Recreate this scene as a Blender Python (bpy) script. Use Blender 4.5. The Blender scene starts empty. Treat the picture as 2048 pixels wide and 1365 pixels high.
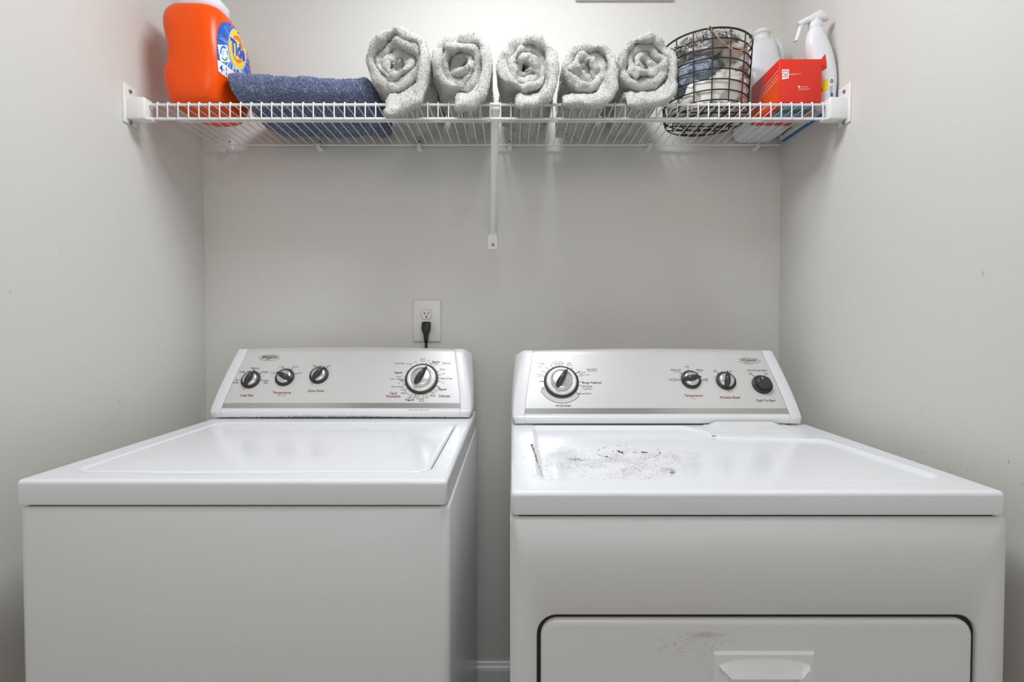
import bpy, bmesh, math, random
import numpy as np
from mathutils import Vector, Matrix
from mathutils.bvhtree import BVHTree
C = bpy.context.scene
COL = C.collection
PI = math.pi
# ------------------------------------------------------------------ camera, light, exposure
F = 1040.0                      # focal length in pixels of the 2048 x 1365 frame
PITCH = math.radians(1.30)      # looking slightly down
SHIFT = 8.9                     # vertical lens shift in pixels
CAM = Vector((0.0, 0.0, 1.175))
cd = bpy.data.cameras.new('camera'); cam = bpy.data.objects.new('camera', cd); COL.objects.link(cam)
cam.location = CAM; cam.rotation_euler = (PI/2 - PITCH, 0, 0)
cd.sensor_width = 36; cd.lens = F*36/2048; cd.shift_y = -SHIFT/2048; cd.clip_start = 0.02
C.camera = cam
C.view_settings.view_transform = 'Standard'; C.view_settings.look = 'None'
C.view_settings.gamma = 1; C.view_settings.use_curve_mapping = False
C.view_settings.exposure = 0.03
w = bpy.data.worlds.new('world'); C.world = w; w.use_nodes = True
w.node_tree.nodes['Background'].inputs[0].default_value = (0.93, 0.96, 1.0, 1)
w.node_tree.nodes['Background'].inputs[1].default_value = 0.42

def area(name, loc, rot, size, power, color=(1, 1, 1), shape='DISK', sy=None):
    l = bpy.data.lights.new(name, 'AREA'); l.shape = shape; l.size = size; l.energy = power; l.color = color
    if sy: l.size_y = sy
    o = bpy.data.objects.new(name, l); o.location = loc; o.rotation_euler = rot; COL.objects.link(o)
    return o
area('ceiling_lamp_light', (-0.03, 0.87, 2.41), (0, 0, 0), 0.44, 14.8, (0.94, 0.98, 1.03))
area('front_fill_light', (0.0, -1.7, 2.3), (math.radians(60), 0, 0), 1.3, 18.0, (1.0, 0.985, 0.965))  # unseen fill light, added behind the camera to brighten the appliance fronts

def ray(px, py):
    x = (px-1024)/F; y = -(py-682.5+SHIFT)/F      # camera plane coordinates
    d = Vector((x, y, -1)); d.rotate(cam.rotation_euler); return d
def at(px, py, Y):
    d = ray(px, py); return CAM + d*((Y-CAM.y)/d.y)
def atx(px, py, X):
    d = ray(px, py); return CAM + d*((X-CAM.x)/d.x)
def hit(px, py, p0, n):
    d = ray(px, py); return CAM + d*((p0-CAM).dot(n)/d.dot(n))

# ------------------------------------------------------------------ materials
def mat(name, col, rough=.5, metal=0., spec=.5, coat=0., bump=None, trans=0., var=None, sheen=0.):
    m = bpy.data.materials.new(name); m.use_nodes = True
    nt = m.node_tree; b = nt.nodes['Principled BSDF']
    b.inputs['Base Color'].default_value = (*col, 1); b.inputs['Roughness'].default_value = rough
    b.inputs['Metallic'].default_value = metal; b.inputs['Specular IOR Level'].default_value = spec
    b.inputs['Coat Weight'].default_value = coat; b.inputs['Transmission Weight'].default_value = trans
    b.inputs['Sheen Weight'].default_value = sheen
    tc = nt.nodes.new('ShaderNodeTexCoord')
    if bump:
        n = nt.nodes.new('ShaderNodeTexNoise'); n.inputs['Scale'].default_value = bump[0]; n.inputs['Detail'].default_value = 3
        k = nt.nodes.new('ShaderNodeBump'); k.inputs['Strength'].default_value = bump[1]; k.inputs['Distance'].default_value = bump[2]
        nt.links.new(tc.outputs['Object'], n.inputs['Vector']); nt.links.new(n.outputs['Fac'], k.inputs['Height'])
        nt.links.new(k.outputs['Normal'], b.inputs['Normal'])
    if var:   # (scale, colour2, lo, hi)
        n = nt.nodes.new('ShaderNodeTexNoise'); n.inputs['Scale'].default_value = var[0]; n.inputs['Detail'].default_value = 4
        r = nt.nodes.new('ShaderNodeValToRGB'); r.color_ramp.elements[0].position = var[2]; r.color_ramp.elements[1].position = var[3]
        r.color_ramp.elements[0].color = (*col, 1); r.color_ramp.elements[1].color = (*var[1], 1)
        nt.links.new(tc.outputs['Object'], n.inputs['Vector']); nt.links.new(n.outputs['Fac'], r.inputs['Fac'])
        nt.links.new(r.outputs['Color'], b.inputs['Base Color'])
    return m
M = {}
M['wall'] = mat('wall_paint', (.70, .682, .643), .8, spec=.15, bump=(230, .3, .0010), var=(1.2, (.69, .671, .630), .35, .7))
M['wall_scuff'] = mat('wall_scuff', (.46, .44, .41), .7)
M['ceil'] = mat('ceiling_paint', (.80, .80, .79), .85, bump=(120, .2, .001))
M['floor'] = mat('floor_vinyl', (.42, .38, .33), .45, var=(6, (.34, .30, .26), .3, .7))
M['trim'] = mat('trim_paint', (.78, .78, .76), .35)
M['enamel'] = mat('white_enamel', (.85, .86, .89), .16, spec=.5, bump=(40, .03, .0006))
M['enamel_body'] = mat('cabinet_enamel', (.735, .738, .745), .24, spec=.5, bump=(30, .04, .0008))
M['plastic'] = mat('white_plastic', (.80, .80, .815), .3)
M['gap'] = mat('dark_gap', (.02, .02, .02), .8)
M['silver'] = mat('silver_panel', (.70, .70, .695), .33, metal=.35, spec=.5)
M['chrome_band'] = mat('brushed_band', (.55, .55, .55), .22, metal=.9)
M['chrome'] = mat('satin_chrome', (.72, .72, .72), .25, metal=.9)
M['bezel'] = mat('pale_bezel', (.80, .80, .78), .28, metal=.2)
M['dark'] = mat('charcoal_plastic', (.035, .036, .04), .33)
M['darkring'] = mat('dark_ring', (.028, .029, .031), .5)
M['ink'] = mat('black_ink', (.03, .03, .03), .6)
M['ink_grey'] = mat('grey_ink', (.22, .22, .22), .6)
M['ink_red'] = mat('maroon_ink', (.24, .03, .03), .6)
M['ink_white'] = mat('white_ink', (.85, .85, .85), .6)
M['blotch'] = mat('pale_print', (.60, .60, .56), .6)
M['wire'] = mat('white_vinyl_wire', (.80, .80, .79), .32)
M['bracket'] = mat('white_bracket_plastic', (.82, .82, .81), .38)
M['screw'] = mat('zinc_screw', (.28, .27, .26), .35, metal=.9)
M['outlet'] = mat('outlet_plastic', (.74, .72, .67), .35)
M['black'] = mat('black_rubber', (.008, .008, .009), .45)
M['blackwire'] = mat('black_wire', (.01, .01, .011), .4)
M['copper'] = mat('rose_gold_wire', (.62, .36, .24), .25, metal=1.)
M['towel'] = mat('shaded_grey_terry', (.57, .56, .535), .95, spec=.1, sheen=.2, bump=(620, 1.0, .003))  # base darker than the loops: crease shade put into the colour
M['towel_fuzz'] = mat('lit_grey_loops', (.80, .79, .76), .95, spec=.1)  # brighter loop tips: lit pile put into the colour for contrast
M['hem'] = mat('towel_hem', (.62, .61, .58), .9, spec=.1, bump=(900, .4, .001))
M['blue'] = mat('shaded_blue_terry', (.15, .185, .32), .95, spec=.1, sheen=.2, bump=(520, 1.0, .003))  # dark base: shadow between the loops put into the colour
M['blue_fuzz'] = mat('lit_blue_loops', (.31, .36, .54), .95, spec=.1)  # same yarn, lit side of the loops put into the colour
M['blue_fuzz_light'] = mat('highlight_blue_loops', (.60, .63, .74), .95, spec=.1)  # highlight specks on the loops put into the colour
M['orange'] = mat('orange_tub', (.90, .085, .0), .3, spec=.3)
M['redbox'] = mat('red_card', (.74, .025, .008), .42)
M['redbox_dark'] = mat('deep_red_card', (.55, .012, .006), .42)
M['orange_card'] = mat('orange_card', (.86, .085, .008), .42)
M['card_white'] = mat('white_card', (.78, .78, .76), .5)
M['card_blue'] = mat('blue_card', (.03, .13, .42), .45)
M['card_green'] = mat('green_card', (.04, .14, .05), .45)
M['card_sky'] = mat('sky_blue_card', (.16, .34, .62), .45)
M['disc_orange'] = mat('orange_disc', (.72, .16, .03), .5)
M['tide_blue'] = mat('royal_blue_print', (.015, .06, .42), .35)
M['blue2'] = mat('mid_blue_print', (.03, .19, .62), .35)
M['blue3'] = mat('light_blue_print', (.25, .50, .80), .35)
M['blue4'] = mat('pale_blue_print', (.60, .74, .88), .35)
M['yellow'] = mat('yellow_print', (.95, .72, .03), .35)
M['orange_print'] = mat('orange_print', (.88, .20, .01), .35)
M['white_print'] = mat('white_print', (.85, .85, .87), .35)
M['silver_print'] = mat('pale_silver_print', (.55, .62, .72), .3)
M['green_print'] = mat('green_print', (.10, .40, .10), .35)
M['bottle'] = mat('white_bottle_plastic', (.80, .80, .825), .25)
M['scarf'] = mat('grey_scarf_cloth', (.50, .48, .455), .9, spec=.1, bump=(350, .5, .002))
M['fringe'] = mat('scarf_fringe', (.47, .45, .43), .95, spec=.1)
M['knit'] = mat('blue_grey_knit', (.17, .20, .25), .95, spec=.1, bump=(420, .8, .002), var=(260, (.34, .37, .42), .42, .62))
M['beige'] = mat('beige_cotton', (.70, .67, .61), .85, spec=.15, bump=(500, .3, .001))
M['satin'] = mat('taupe_satin', (.56, .52, .48), .45, spec=.4)
M['pink'] = mat('pink_cotton', (.72, .42, .36), .85, spec=.15)
M['rust'] = mat('rust_brown', (.36, .22, .12), .8)
M['rust2'] = mat('light_rust', (.60, .50, .38), .8)
M['rust4'] = mat('tan_rust', (.66, .61, .54), .8)
M['rust3'] = mat('dark_scuff', (.10, .085, .07), .8)
M['mold'] = mat('olive_grime', (.22, .22, .14), .9)
M['scuff'] = mat('grey_scuff', (.60, .59, .56), .7)
# translucent jug
m = bpy.data.materials.new('milky_jug_plastic'); m.use_nodes = True; nt = m.node_tree
b = nt.nodes['Principled BSDF']; b.inputs['Base Color'].default_value = (.90, .91, .93, 1); b.inputs['Roughness'].default_value = .3
tr = nt.nodes.new('ShaderNodeBsdfTranslucent'); tr.inputs[0].default_value = (.85, .86, .87, 1)
mx = nt.nodes.new('ShaderNodeMixShader'); mx.inputs[0].default_value = .3
nt.links.new(b.outputs[0], mx.inputs[1]); nt.links.new(tr.outputs[0], mx.inputs[2])
nt.links.new(mx.outputs[0], nt.nodes['Material Output'].inputs[0]); M['jug'] = m

# ------------------------------------------------------------------ mesh helpers
class MB:
    def __init__(s): s.v = []; s.f = []; s.m = []; s.sm = []
    def add(s, vs, fs, mi=0, smooth=True):
        o = len(s.v); s.v.extend([tuple(p) for p in vs]); s.f.extend([tuple(i+o for i in f) for f in fs])
        s.m.extend([mi]*len(fs)); s.sm.extend([smooth]*len(fs))
    def quad(s, a, b, c, d, mi=0): s.add([a, b, c, d], [(0, 1, 2, 3)], mi, False)
    def poly(s, pts, mi=0): s.add(pts, [tuple(range(len(pts)))], mi, False)
    def grid(s, P, mi=0, closed_u=False, closed_v=False, smooth=True):
        """P[i][j] points"""
        n, k = len(P), len(P[0]); vs = [p for r in P for p in r]; fs = []
        for i in range(n if closed_u else n-1):
            for j in range(k if closed_v else k-1):
                a = i*k+j; b2 = i*k+(j+1) % k; c = ((i+1) % n)*k+(j+1) % k; d = ((i+1) % n)*k+j
                fs.append((a, b2, c, d))
        s.add(vs, fs, mi, smooth)
    def box(s, lo, hi, r=0., mi=0, seg=2, rot=None, about=None):
        bm = bmesh.new(); bmesh.ops.create_cube(bm, size=1)
        lo = Vector(lo); hi = Vector(hi); c = (lo+hi)/2; d = hi-lo
        for v in bm.verts: v.co = Vector((v.co.x*d.x, v.co.y*d.y, v.co.z*d.z))
        if r: bmesh.ops.bevel(bm, geom=bm.edges[:], offset=r, segments=seg, profile=.5, affect='EDGES')
        if rot is not None:
            for v in bm.verts: v.co.rotate(rot)
        vs = [v.co+c for v in bm.verts]; bm.verts.index_update()
        fs = [[v.index for v in f.verts] for f in bm.faces]; bm.free()
        s.add(vs, fs, mi, bool(r))
    def tube(s, path, r, n=8, mi=0, closed=False, caps=True):
        P = [Vector(p) for p in path]; N = len(P); rings = []
        prev = None
        for i in range(N):
            if closed: t = P[(i+1) % N]-P[i-1]
            else: t = P[min(i+1, N-1)]-P[max(i-1, 0)]
            t.normalize()
            if prev is None:
                a = Vector((0, 0, 1)) if abs(t.z) < .9 else Vector((1, 0, 0)); u = t.cross(a).normalized()
            else: u = (prev - t*prev.dot(t)).normalized()
            prev = u; v = t.cross(u)
            rr = r[i] if isinstance(r, (list, tuple)) else r
            rings.append([P[i]+(u*math.cos(2*PI*k/n)+v*math.sin(2*PI*k/n))*rr for k in range(n)])
        s.grid(rings, mi, closed_u=closed, closed_v=True)
        if caps and not closed:
            s.add(rings[0], [tuple(range(n))], mi, False); s.add(rings[-1], [tuple(range(n))[::-1]], mi, False)
    def rings(s, R, mi=0, cap=True):
        s.grid(R, mi, closed_v=True)
        if cap:
            n = len(R[0]); s.add(R[0], [tuple(range(n))[::-1]], mi, False); s.add(R[-1], [tuple(range(n))], mi, False)
    def lathe(s, prof, mat4, n=40, mi=0):
        R = [[mat4 @ Vector((r*math.cos(2*PI*k/n), r*math.sin(2*PI*k/n), z)) for k in range(n)] for r, z in prof]
        s.rings(R, mi)
    def build(s, name, mats, parent=None, origin=None, kind=None, auto=None):
        me = bpy.data.meshes.new(name)
        o = Vector(origin) if origin is not None else Vector((0, 0, 0))
        V = np.array(s.v, dtype=np.float64) - np.array(o)
        me.from_pydata(V.tolist(), [], s.f)
        if not isinstance(mats, (list, tuple)): mats = [mats]
        for q in mats: me.materials.append(q)
        me.polygons.foreach_set('material_index', s.m); me.polygons.foreach_set('use_smooth', s.sm)
        me.update(); me.validate()
        ob = bpy.data.objects.new(name, me); COL.objects.link(ob); ob.location = o
        if parent is not None:
            ob.parent = parent; base = parent.get('_w', (0, 0, 0))
            ob.matrix_parent_inverse = Matrix.Translation(-Vector(base))
        else: ob['_w'] = tuple(o)
        if parent is not None: ob['_w'] = (0, 0, 0) if origin is None else tuple(o)
        if kind: ob['kind'] = kind
        return ob
    def bvh(s): return BVHTree.FromPolygons([Vector(p) for p in s.v], s.f)
def empty(name, loc):
    o = bpy.data.objects.new(name, None); COL.objects.link(o); o.location = loc; o.empty_display_size = .05
    o['_w'] = tuple(loc); return o
def tag(o, label, cat, group=None):
    o['label'] = label; o['category'] = cat
    if group: o['group'] = group
    return o
def copy_thing(o, loc, parent=None):
    c = o.copy(); COL.objects.link(c); c.location = loc
    return c

def _h(i, j, k, seed):
    n = (i*374761393 + j*668265263 + k*2147483647 + seed*974634777) & 0xffffffff
    n = ((n ^ (n >> 13))*1274126177) & 0xffffffff
    n = ((n ^ (n >> 16))*2246822519) & 0xffffffff
    return ((n ^ (n >> 15)) & 0xffffff)/float(0xffffff)*2-1
def vnoise(P, freq, seed=0):
    P = np.asarray(P, dtype=np.float64)*freq; I = np.floor(P).astype(np.int64); f = P-I; f = f*f*f*(f*(f*6-15)+10)
    r = 0
    for a in (0, 1):
        for b_ in (0, 1):
            for c in (0, 1):
                wgt = (f[..., 0] if a else 1-f[..., 0])*(f[..., 1] if b_ else 1-f[..., 1])*(f[..., 2] if c else 1-f[..., 2])
                r = r + wgt*_h(I[..., 0]+a, I[..., 1]+b_, I[..., 2]+c, seed)
    return r
def fbm(P, freq, seed=0, o=3):
    return sum(vnoise(P, freq*2**i, seed+i*17)*.5**i for i in range(o))
def sstep(a, b, x):
    t = np.clip((x-a)/(b-a), 0, 1); return t*t*(3-2*t)
def grid_faces(n, k, cu=False, cv=False):
    fs = []
    for i in range(n if cu else n-1):
        for j in range(k if cv else k-1):
            fs.append((i*k+j, i*k+(j+1) % k, ((i+1) % n)*k+(j+1) % k, ((i+1) % n)*k+j))
    return fs
def normals_grid(P):
    du = np.gradient(P, axis=0); dv = np.gradient(P, axis=1)
    n = np.cross(du, dv); return n/(np.linalg.norm(n, axis=-1, keepdims=True)+1e-12)
def tufts(mb, P, N, count, length, width, rng, mis, bias=None, curl=.6):
    """short cloth loops: thin triangles standing on a grid surface P (n,k,3)"""
    n, k = P.shape[:2]
    ar = np.linalg.norm(np.cross(P[1:, :-1]-P[:-1, :-1], P[:-1, 1:]-P[:-1, :-1]), axis=-1).ravel()
    idx = rng.choice(len(ar), count, p=ar/ar.sum()); i = idx//(k-1); j = idx % (k-1)
    a = rng.random(count)[:, None]; b_ = rng.random(count)[:, None]
    p = (P[i, j]*(1-a)+P[i+1, j]*a)*(1-b_)+(P[i, j+1]*(1-a)+P[i+1, j+1]*a)*b_
    nn = N[i, j]; d = nn+rng.normal(0, curl, (count, 3))*.5
    if bias is not None: d = d+np.array(bias)
    d /= np.linalg.norm(d, axis=1, keepdims=True)
    t = np.cross(d, rng.normal(0, 1, (count, 3))); t /= np.linalg.norm(t, axis=1, keepdims=True)
    L = length*(.6+.8*rng.random(count))[:, None]; W = width*(.7+.6*rng.random(count))[:, None]
    v = np.stack([p-t*W/2-d*.0006, p+t*W/2-d*.0006, p+d*L+t*W*.25, p+d*L-t*W*.25], 1).reshape(-1, 3)
    o = len(mb.v); mb.v.extend(map(tuple, v.tolist()))
    mb.f.extend([(o+4*q, o+4*q+1, o+4*q+2, o+4*q+3) for q in range(count)])
    mb.m.extend(rng.choice(mis, count).tolist()); mb.sm.extend([False]*count)

# text -> flat triangles (x, y) in em units
_tc = {}
def text2d(body, bold=0., shear=0., space=1.0):
    key = (body, bold, shear, space)
    if key in _tc: return _tc[key]
    cu = bpy.data.curves.new('t', 'FONT'); cu.body = body; cu.size = 1; cu.offset = bold; cu.shear = shear; cu.resolution_u = 3
    cu.space_character = space; cu.align_x = 'LEFT'
    ob = bpy.data.objects.new('t', cu); me = bpy.data.meshes.new_from_object(ob)
    v = np.array([tuple(q.co)[:2] for q in me.vertices]); f = [tuple(p.vertices) for p in me.polygons]
    bpy.data.objects.remove(ob); bpy.data.curves.remove(cu); bpy.data.meshes.remove(me)
    if len(v) == 0: v = np.zeros((0, 2))
    _tc[key] = (v, f); return _tc[key]
def text_px(mb, body, px, py, size, project, mi=0, align='C', rot=0., bold=0., shear=0., sx=1., U=None, V=None):
    """lettering; (px,py) = middle of the line; size = cap height in photo pixels; project(px,py) -> point on the real surface"""
    v, f = text2d(body, bold, shear)
    if len(v) == 0: return
    k = size/.70
    x = v[:, 0]*k*sx; y = v[:, 1]*k - size/2; wd = x.max()-x.min(); x = x-x.min()
    if align == 'C': x = x-wd/2
    if align == 'R': x = x-wd
    c, s_ = math.cos(rot), math.sin(rot)
    if U is None: U = (c, s_); V = (s_, -c)      # photo y runs down
    pts = [project(px+a*U[0]+b_*V[0], py+a*U[1]+b_*V[1]) for a, b_ in zip(x, y)]
    if any(p is None for p in pts):
        ok = [p is not None for p in pts]; f = [q for q in f if all(ok[i] for i in q)]
        pts = [p if p is not None else Vector((0, 0, 0)) for p in pts]
        used = sorted({i for q in f for i in q}); mp = {i: n for n, i in enumerate(used)}
        pts = [pts[i] for i in used]; f = [tuple(mp[i] for i in q) for q in f]
    if f: mb.add(pts, f, mi, False)
def surf(bvh, off=.0004):
    def g(px, py, extra=0.):
        d = ray(px, py).normalized(); h, n, i, dist = bvh.ray_cast(CAM, d)
        if h is None: return None
        if n.dot(d) > 0: n = -n
        return h+n*(off+extra)
    return g
def plane(p0, n, off=.0004):
    def g(px, py, extra=0.): return hit(px, py, p0, n)+n*(off+extra)
    return g
def poly_px(mb, pts, proj, mi=0, extra=0.):
    P = [proj(x, y, extra) for x, y in pts]
    P = [p for p in P if p is not None]
    if len(P) > 2: mb.poly(P, mi)
def fill_px(mb, pts, proj, mi=0, extra=0., step=2.0):
    """polygon filled with a fan from its middle in rings so it follows a curved surface"""
    c = (sum(p[0] for p in pts)/len(pts), sum(p[1] for p in pts)/len(pts)); K = 5
    dens = []
    for a, b_ in zip(pts, pts[1:]+pts[:1]):
        n = max(1, int(math.dist(a, b_)/step))
        dens += [(a[0]+(b_[0]-a[0])*t/n, a[1]+(b_[1]-a[1])*t/n) for t in range(n)]
    R = []
    for k in range(K+1):
        row = [proj(c[0]+(x-c[0])*max(k, .02)/K, c[1]+(y-c[1])*max(k, .02)/K, extra) for x, y in dens]
        R.append(row)
    if any(p is None for r in R for p in r):
        n = len(dens)
        for k in range(K):
            for j in range(n):
                q = [R[k][j], R[k][(j+1) % n], R[k+1][(j+1) % n], R[k+1][j]]
                if all(p is not None for p in q): mb.poly(q, mi)
        return
    mb.grid(R, mi, closed_v=True, smooth=False)
def line_px(mb, a, b_, wpx, proj, mi=0):
    d = Vector((b_[0]-a[0], b_[1]-a[1])); L = d.length; d /= L; n = Vector((-d.y, d.x))*wpx/2
    poly_px(mb, [(a[0]+n.x, a[1]+n.y), (b_[0]+n.x, b_[1]+n.y), (b_[0]-n.x, b_[1]-n.y), (a[0]-n.x, a[1]-n.y)], proj, mi)

# ------------------------------------------------------------------ room shell
XL, XR, YB, YF, ZC = -0.931, 0.8110, 1.580, -2.2, 2.44
def slab(name, lo, hi, m):
    q = MB(); q.box(lo, hi); o = q.build(name, m, kind='structure'); return o
slab('floor', (XL-.1, YF, -.06), (XR+.1, YB+.1, 0), M['floor'])
slab('ceiling', (XL-.1, YF, ZC), (XR+.1, YB+.1, ZC+.06), M['ceil'])
slab('wall_back', (XL-.1, YB, 0), (XR+.1, YB+.1, ZC), M['wall'])
def side_wall(name, lo, hi, X, marks):      # painted wall with a few small scuffs of its own
    q = MB(); q.box(lo, hi); rs = random.Random(8); sg = 1 if X < 0 else -1
    for px, py, L, wd, sl in marks:
        p = atx(px, py, X); L *= .001; wd *= .001; x = X+sg*.0003
        q.poly([(x, p.y-wd/2, p.z), (x, p.y+L*sl/2-wd*.3, p.z+L/2), (x, p.y+wd/2+L*sl*.3, p.z+L*.1), (x, p.y-L*sl/2, p.z-L/2)], 1)
    return q.build(name, [M['wall'], M['wall_scuff']], kind='structure')
side_wall('wall_left', (XL-.1, YF, 0), (XL, YB, ZC), XL, [(237, 806, 9, 3, .4), (20, 585, 6, 2, .2), (399, 836, 7, 2, 0), (122, 503, 6, 2, .5), (240, 792, 4, 1.5, 0)])
side_wall('wall_right', (XR, YF, 0), (XR+.1, YB, ZC), XR, [(1898, 943, 3, 2, .1), (1934, 940, 4, 2, .2), (1843, 833, 8, 1.5, -.5), (1835, 866, 5, 1.5, .2), (1834, 890, 4, 2, 0), (2018, 924, 8, 2, .2), (1966, 548, 12, 1.2, .3), (1885, 924, 5, 1.5, .4), (1847, 905, 4, 2, .1), (1879, 735, 9, 1.2, -.4), (2044, 970, 5, 2, .1), (1874, 394, 3, 2, 0), (1788, 550, 3, 1.5, 0)])
q = MB(); prof = [(0, 0), (-.014, 0), (-.014, .115), (-.012, .124), (-.008, .128), (-.006, .136), (0, .138)]
q.grid([[(XL, YB+a, z) for a, z in prof], [(XR, YB+a, z) for a, z in prof]], smooth=False)
q.build('baseboard_back', M['trim'], kind='structure')

# ------------------------------------------------------------------ washer and dryer
ZT = .923
def sd_poly(P, poly):
    x, y = P[..., 0], P[..., 1]; d = np.full(x.shape, 1e9); s = np.ones(x.shape); n = len(poly)
    for i in range(n):
        ax, ay = poly[i]; bx, by = poly[i-1]
        ex, ey = bx-ax, by-ay; wx, wy = x-ax, y-ay
        t = np.clip((wx*ex+wy*ey)/(ex*ex+ey*ey), 0, 1); dx, dy = wx-ex*t, wy-ey*t
        d = np.minimum(d, dx*dx+dy*dy)
        c1 = y >= ay; c2 = y < by; c3 = ex*wy > ey*wx
        flip = (c1 & c2 & c3) | (~c1 & ~c2 & ~c3); s = np.where(flip, -s, s)
    return s*np.sqrt(d)
def top_plate(x0, x1, y0, y1, ztop, height, rc, rb, hfun, step=.0028):
    """plate with rounded plan corners, rolled upper edge and a height field; returns MB"""
    def lines(a, b_):
        e = [0, rb*.05, rb*.15, rb*.3, rb*.5, rb*.75, rb]; n = int((b_-a-2*rb)/step)
        mid = [a+rb+(b_-a-2*rb)*i/n for i in range(1, n)]
        return np.array([a+t for t in e]+mid+[b_-t for t in e[::-1]])
    X, Y = np.meshgrid(lines(x0, x1), lines(y0, y1), indexing='ij')
    Xo, Yo = X.copy(), Y.copy()
    dE = np.minimum(np.minimum(X-x0, x1-X), np.minimum(Y-y0, y1-Y))
    for cx, sx in ((x0+rc, -1), (x1-rc, 1)):
        for cy, sy in ((y0+rc, -1), (y1-rc, 1)):
            a = (X-cx)*sx; b_ = (Y-cy)*sy; m_ = (a > 0) & (b_ > 0)
            L = np.sqrt(a*a+b_*b_)+1e-12; k = np.maximum(a, b_)/L
            Xo = np.where(m_, cx+(X-cx)*k, Xo); Yo = np.where(m_, cy+(Y-cy)*k, Yo)
    t = np.clip(rb-dE, 0, rb); Z = ztop-(rb-np.sqrt(np.maximum(rb*rb-t*t, 0)))
    P = np.stack([Xo, Yo, Z], -1)
    if hfun is not None: P[..., 2] += hfun(P)
    n, k = X.shape; mb = MB(); mb.add(P.reshape(-1, 3).tolist(), grid_faces(n, k), 0, True)
    loop = [(i, 0) for i in range(n)]+[(n-1, j) for j in range(1, k)]+[(i, k-1) for i in range(n-2, -1, -1)]+[(0, j) for j in range(k-2, 0, -1)]
    up = [P[i, j] for i, j in loop]; zb = ztop-height
    cx, cy = (x0+x1)/2, (y0+y1)/2
    dn = [(p[0], p[1], zb+.003) for p in up]
    dn2 = [(p[0]+(.002 if p[0] < cx else -.002), p[1]+(.002 if p[1] < cy else -.002), zb) for p in up]
    mb.grid([up, dn, dn2], 0, closed_v=True); mb.add(dn2, [tuple(range(len(dn2)))], 0, False)
    return mb, P
def rrect(x0, x1, y0, y1, r, n=8):
    pts = []
    for cx, cy, a0 in ((x1-r, y1-r, 0), (x0+r, y1-r, 90), (x0+r, y0+r, 180), (x1-r, y0+r, 270)):
        for i in range(n+1):
            a = math.radians(a0+90*i/n); pts.append((cx+r*math.cos(a), cy+r*math.sin(a)))
    return pts
def body(x0, x1, y0, y1, z1, r=.018, bulge=0.):
    """cabinet with rolled upper edge"""
    mb = MB(); R = []
    for z, ins in ((.03, 0), (.30, -bulge*.5), (.6, -bulge), (z1-.006, -bulge), (z1-.002, .0015-bulge), (z1, .005-bulge), (z1, .02)):
        R.append([(x, y, z) for x, y in rrect(x0+ins, x1-ins, y0+max(ins, 0), y1, r, 6)])
    mb.rings(R); return mb

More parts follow.
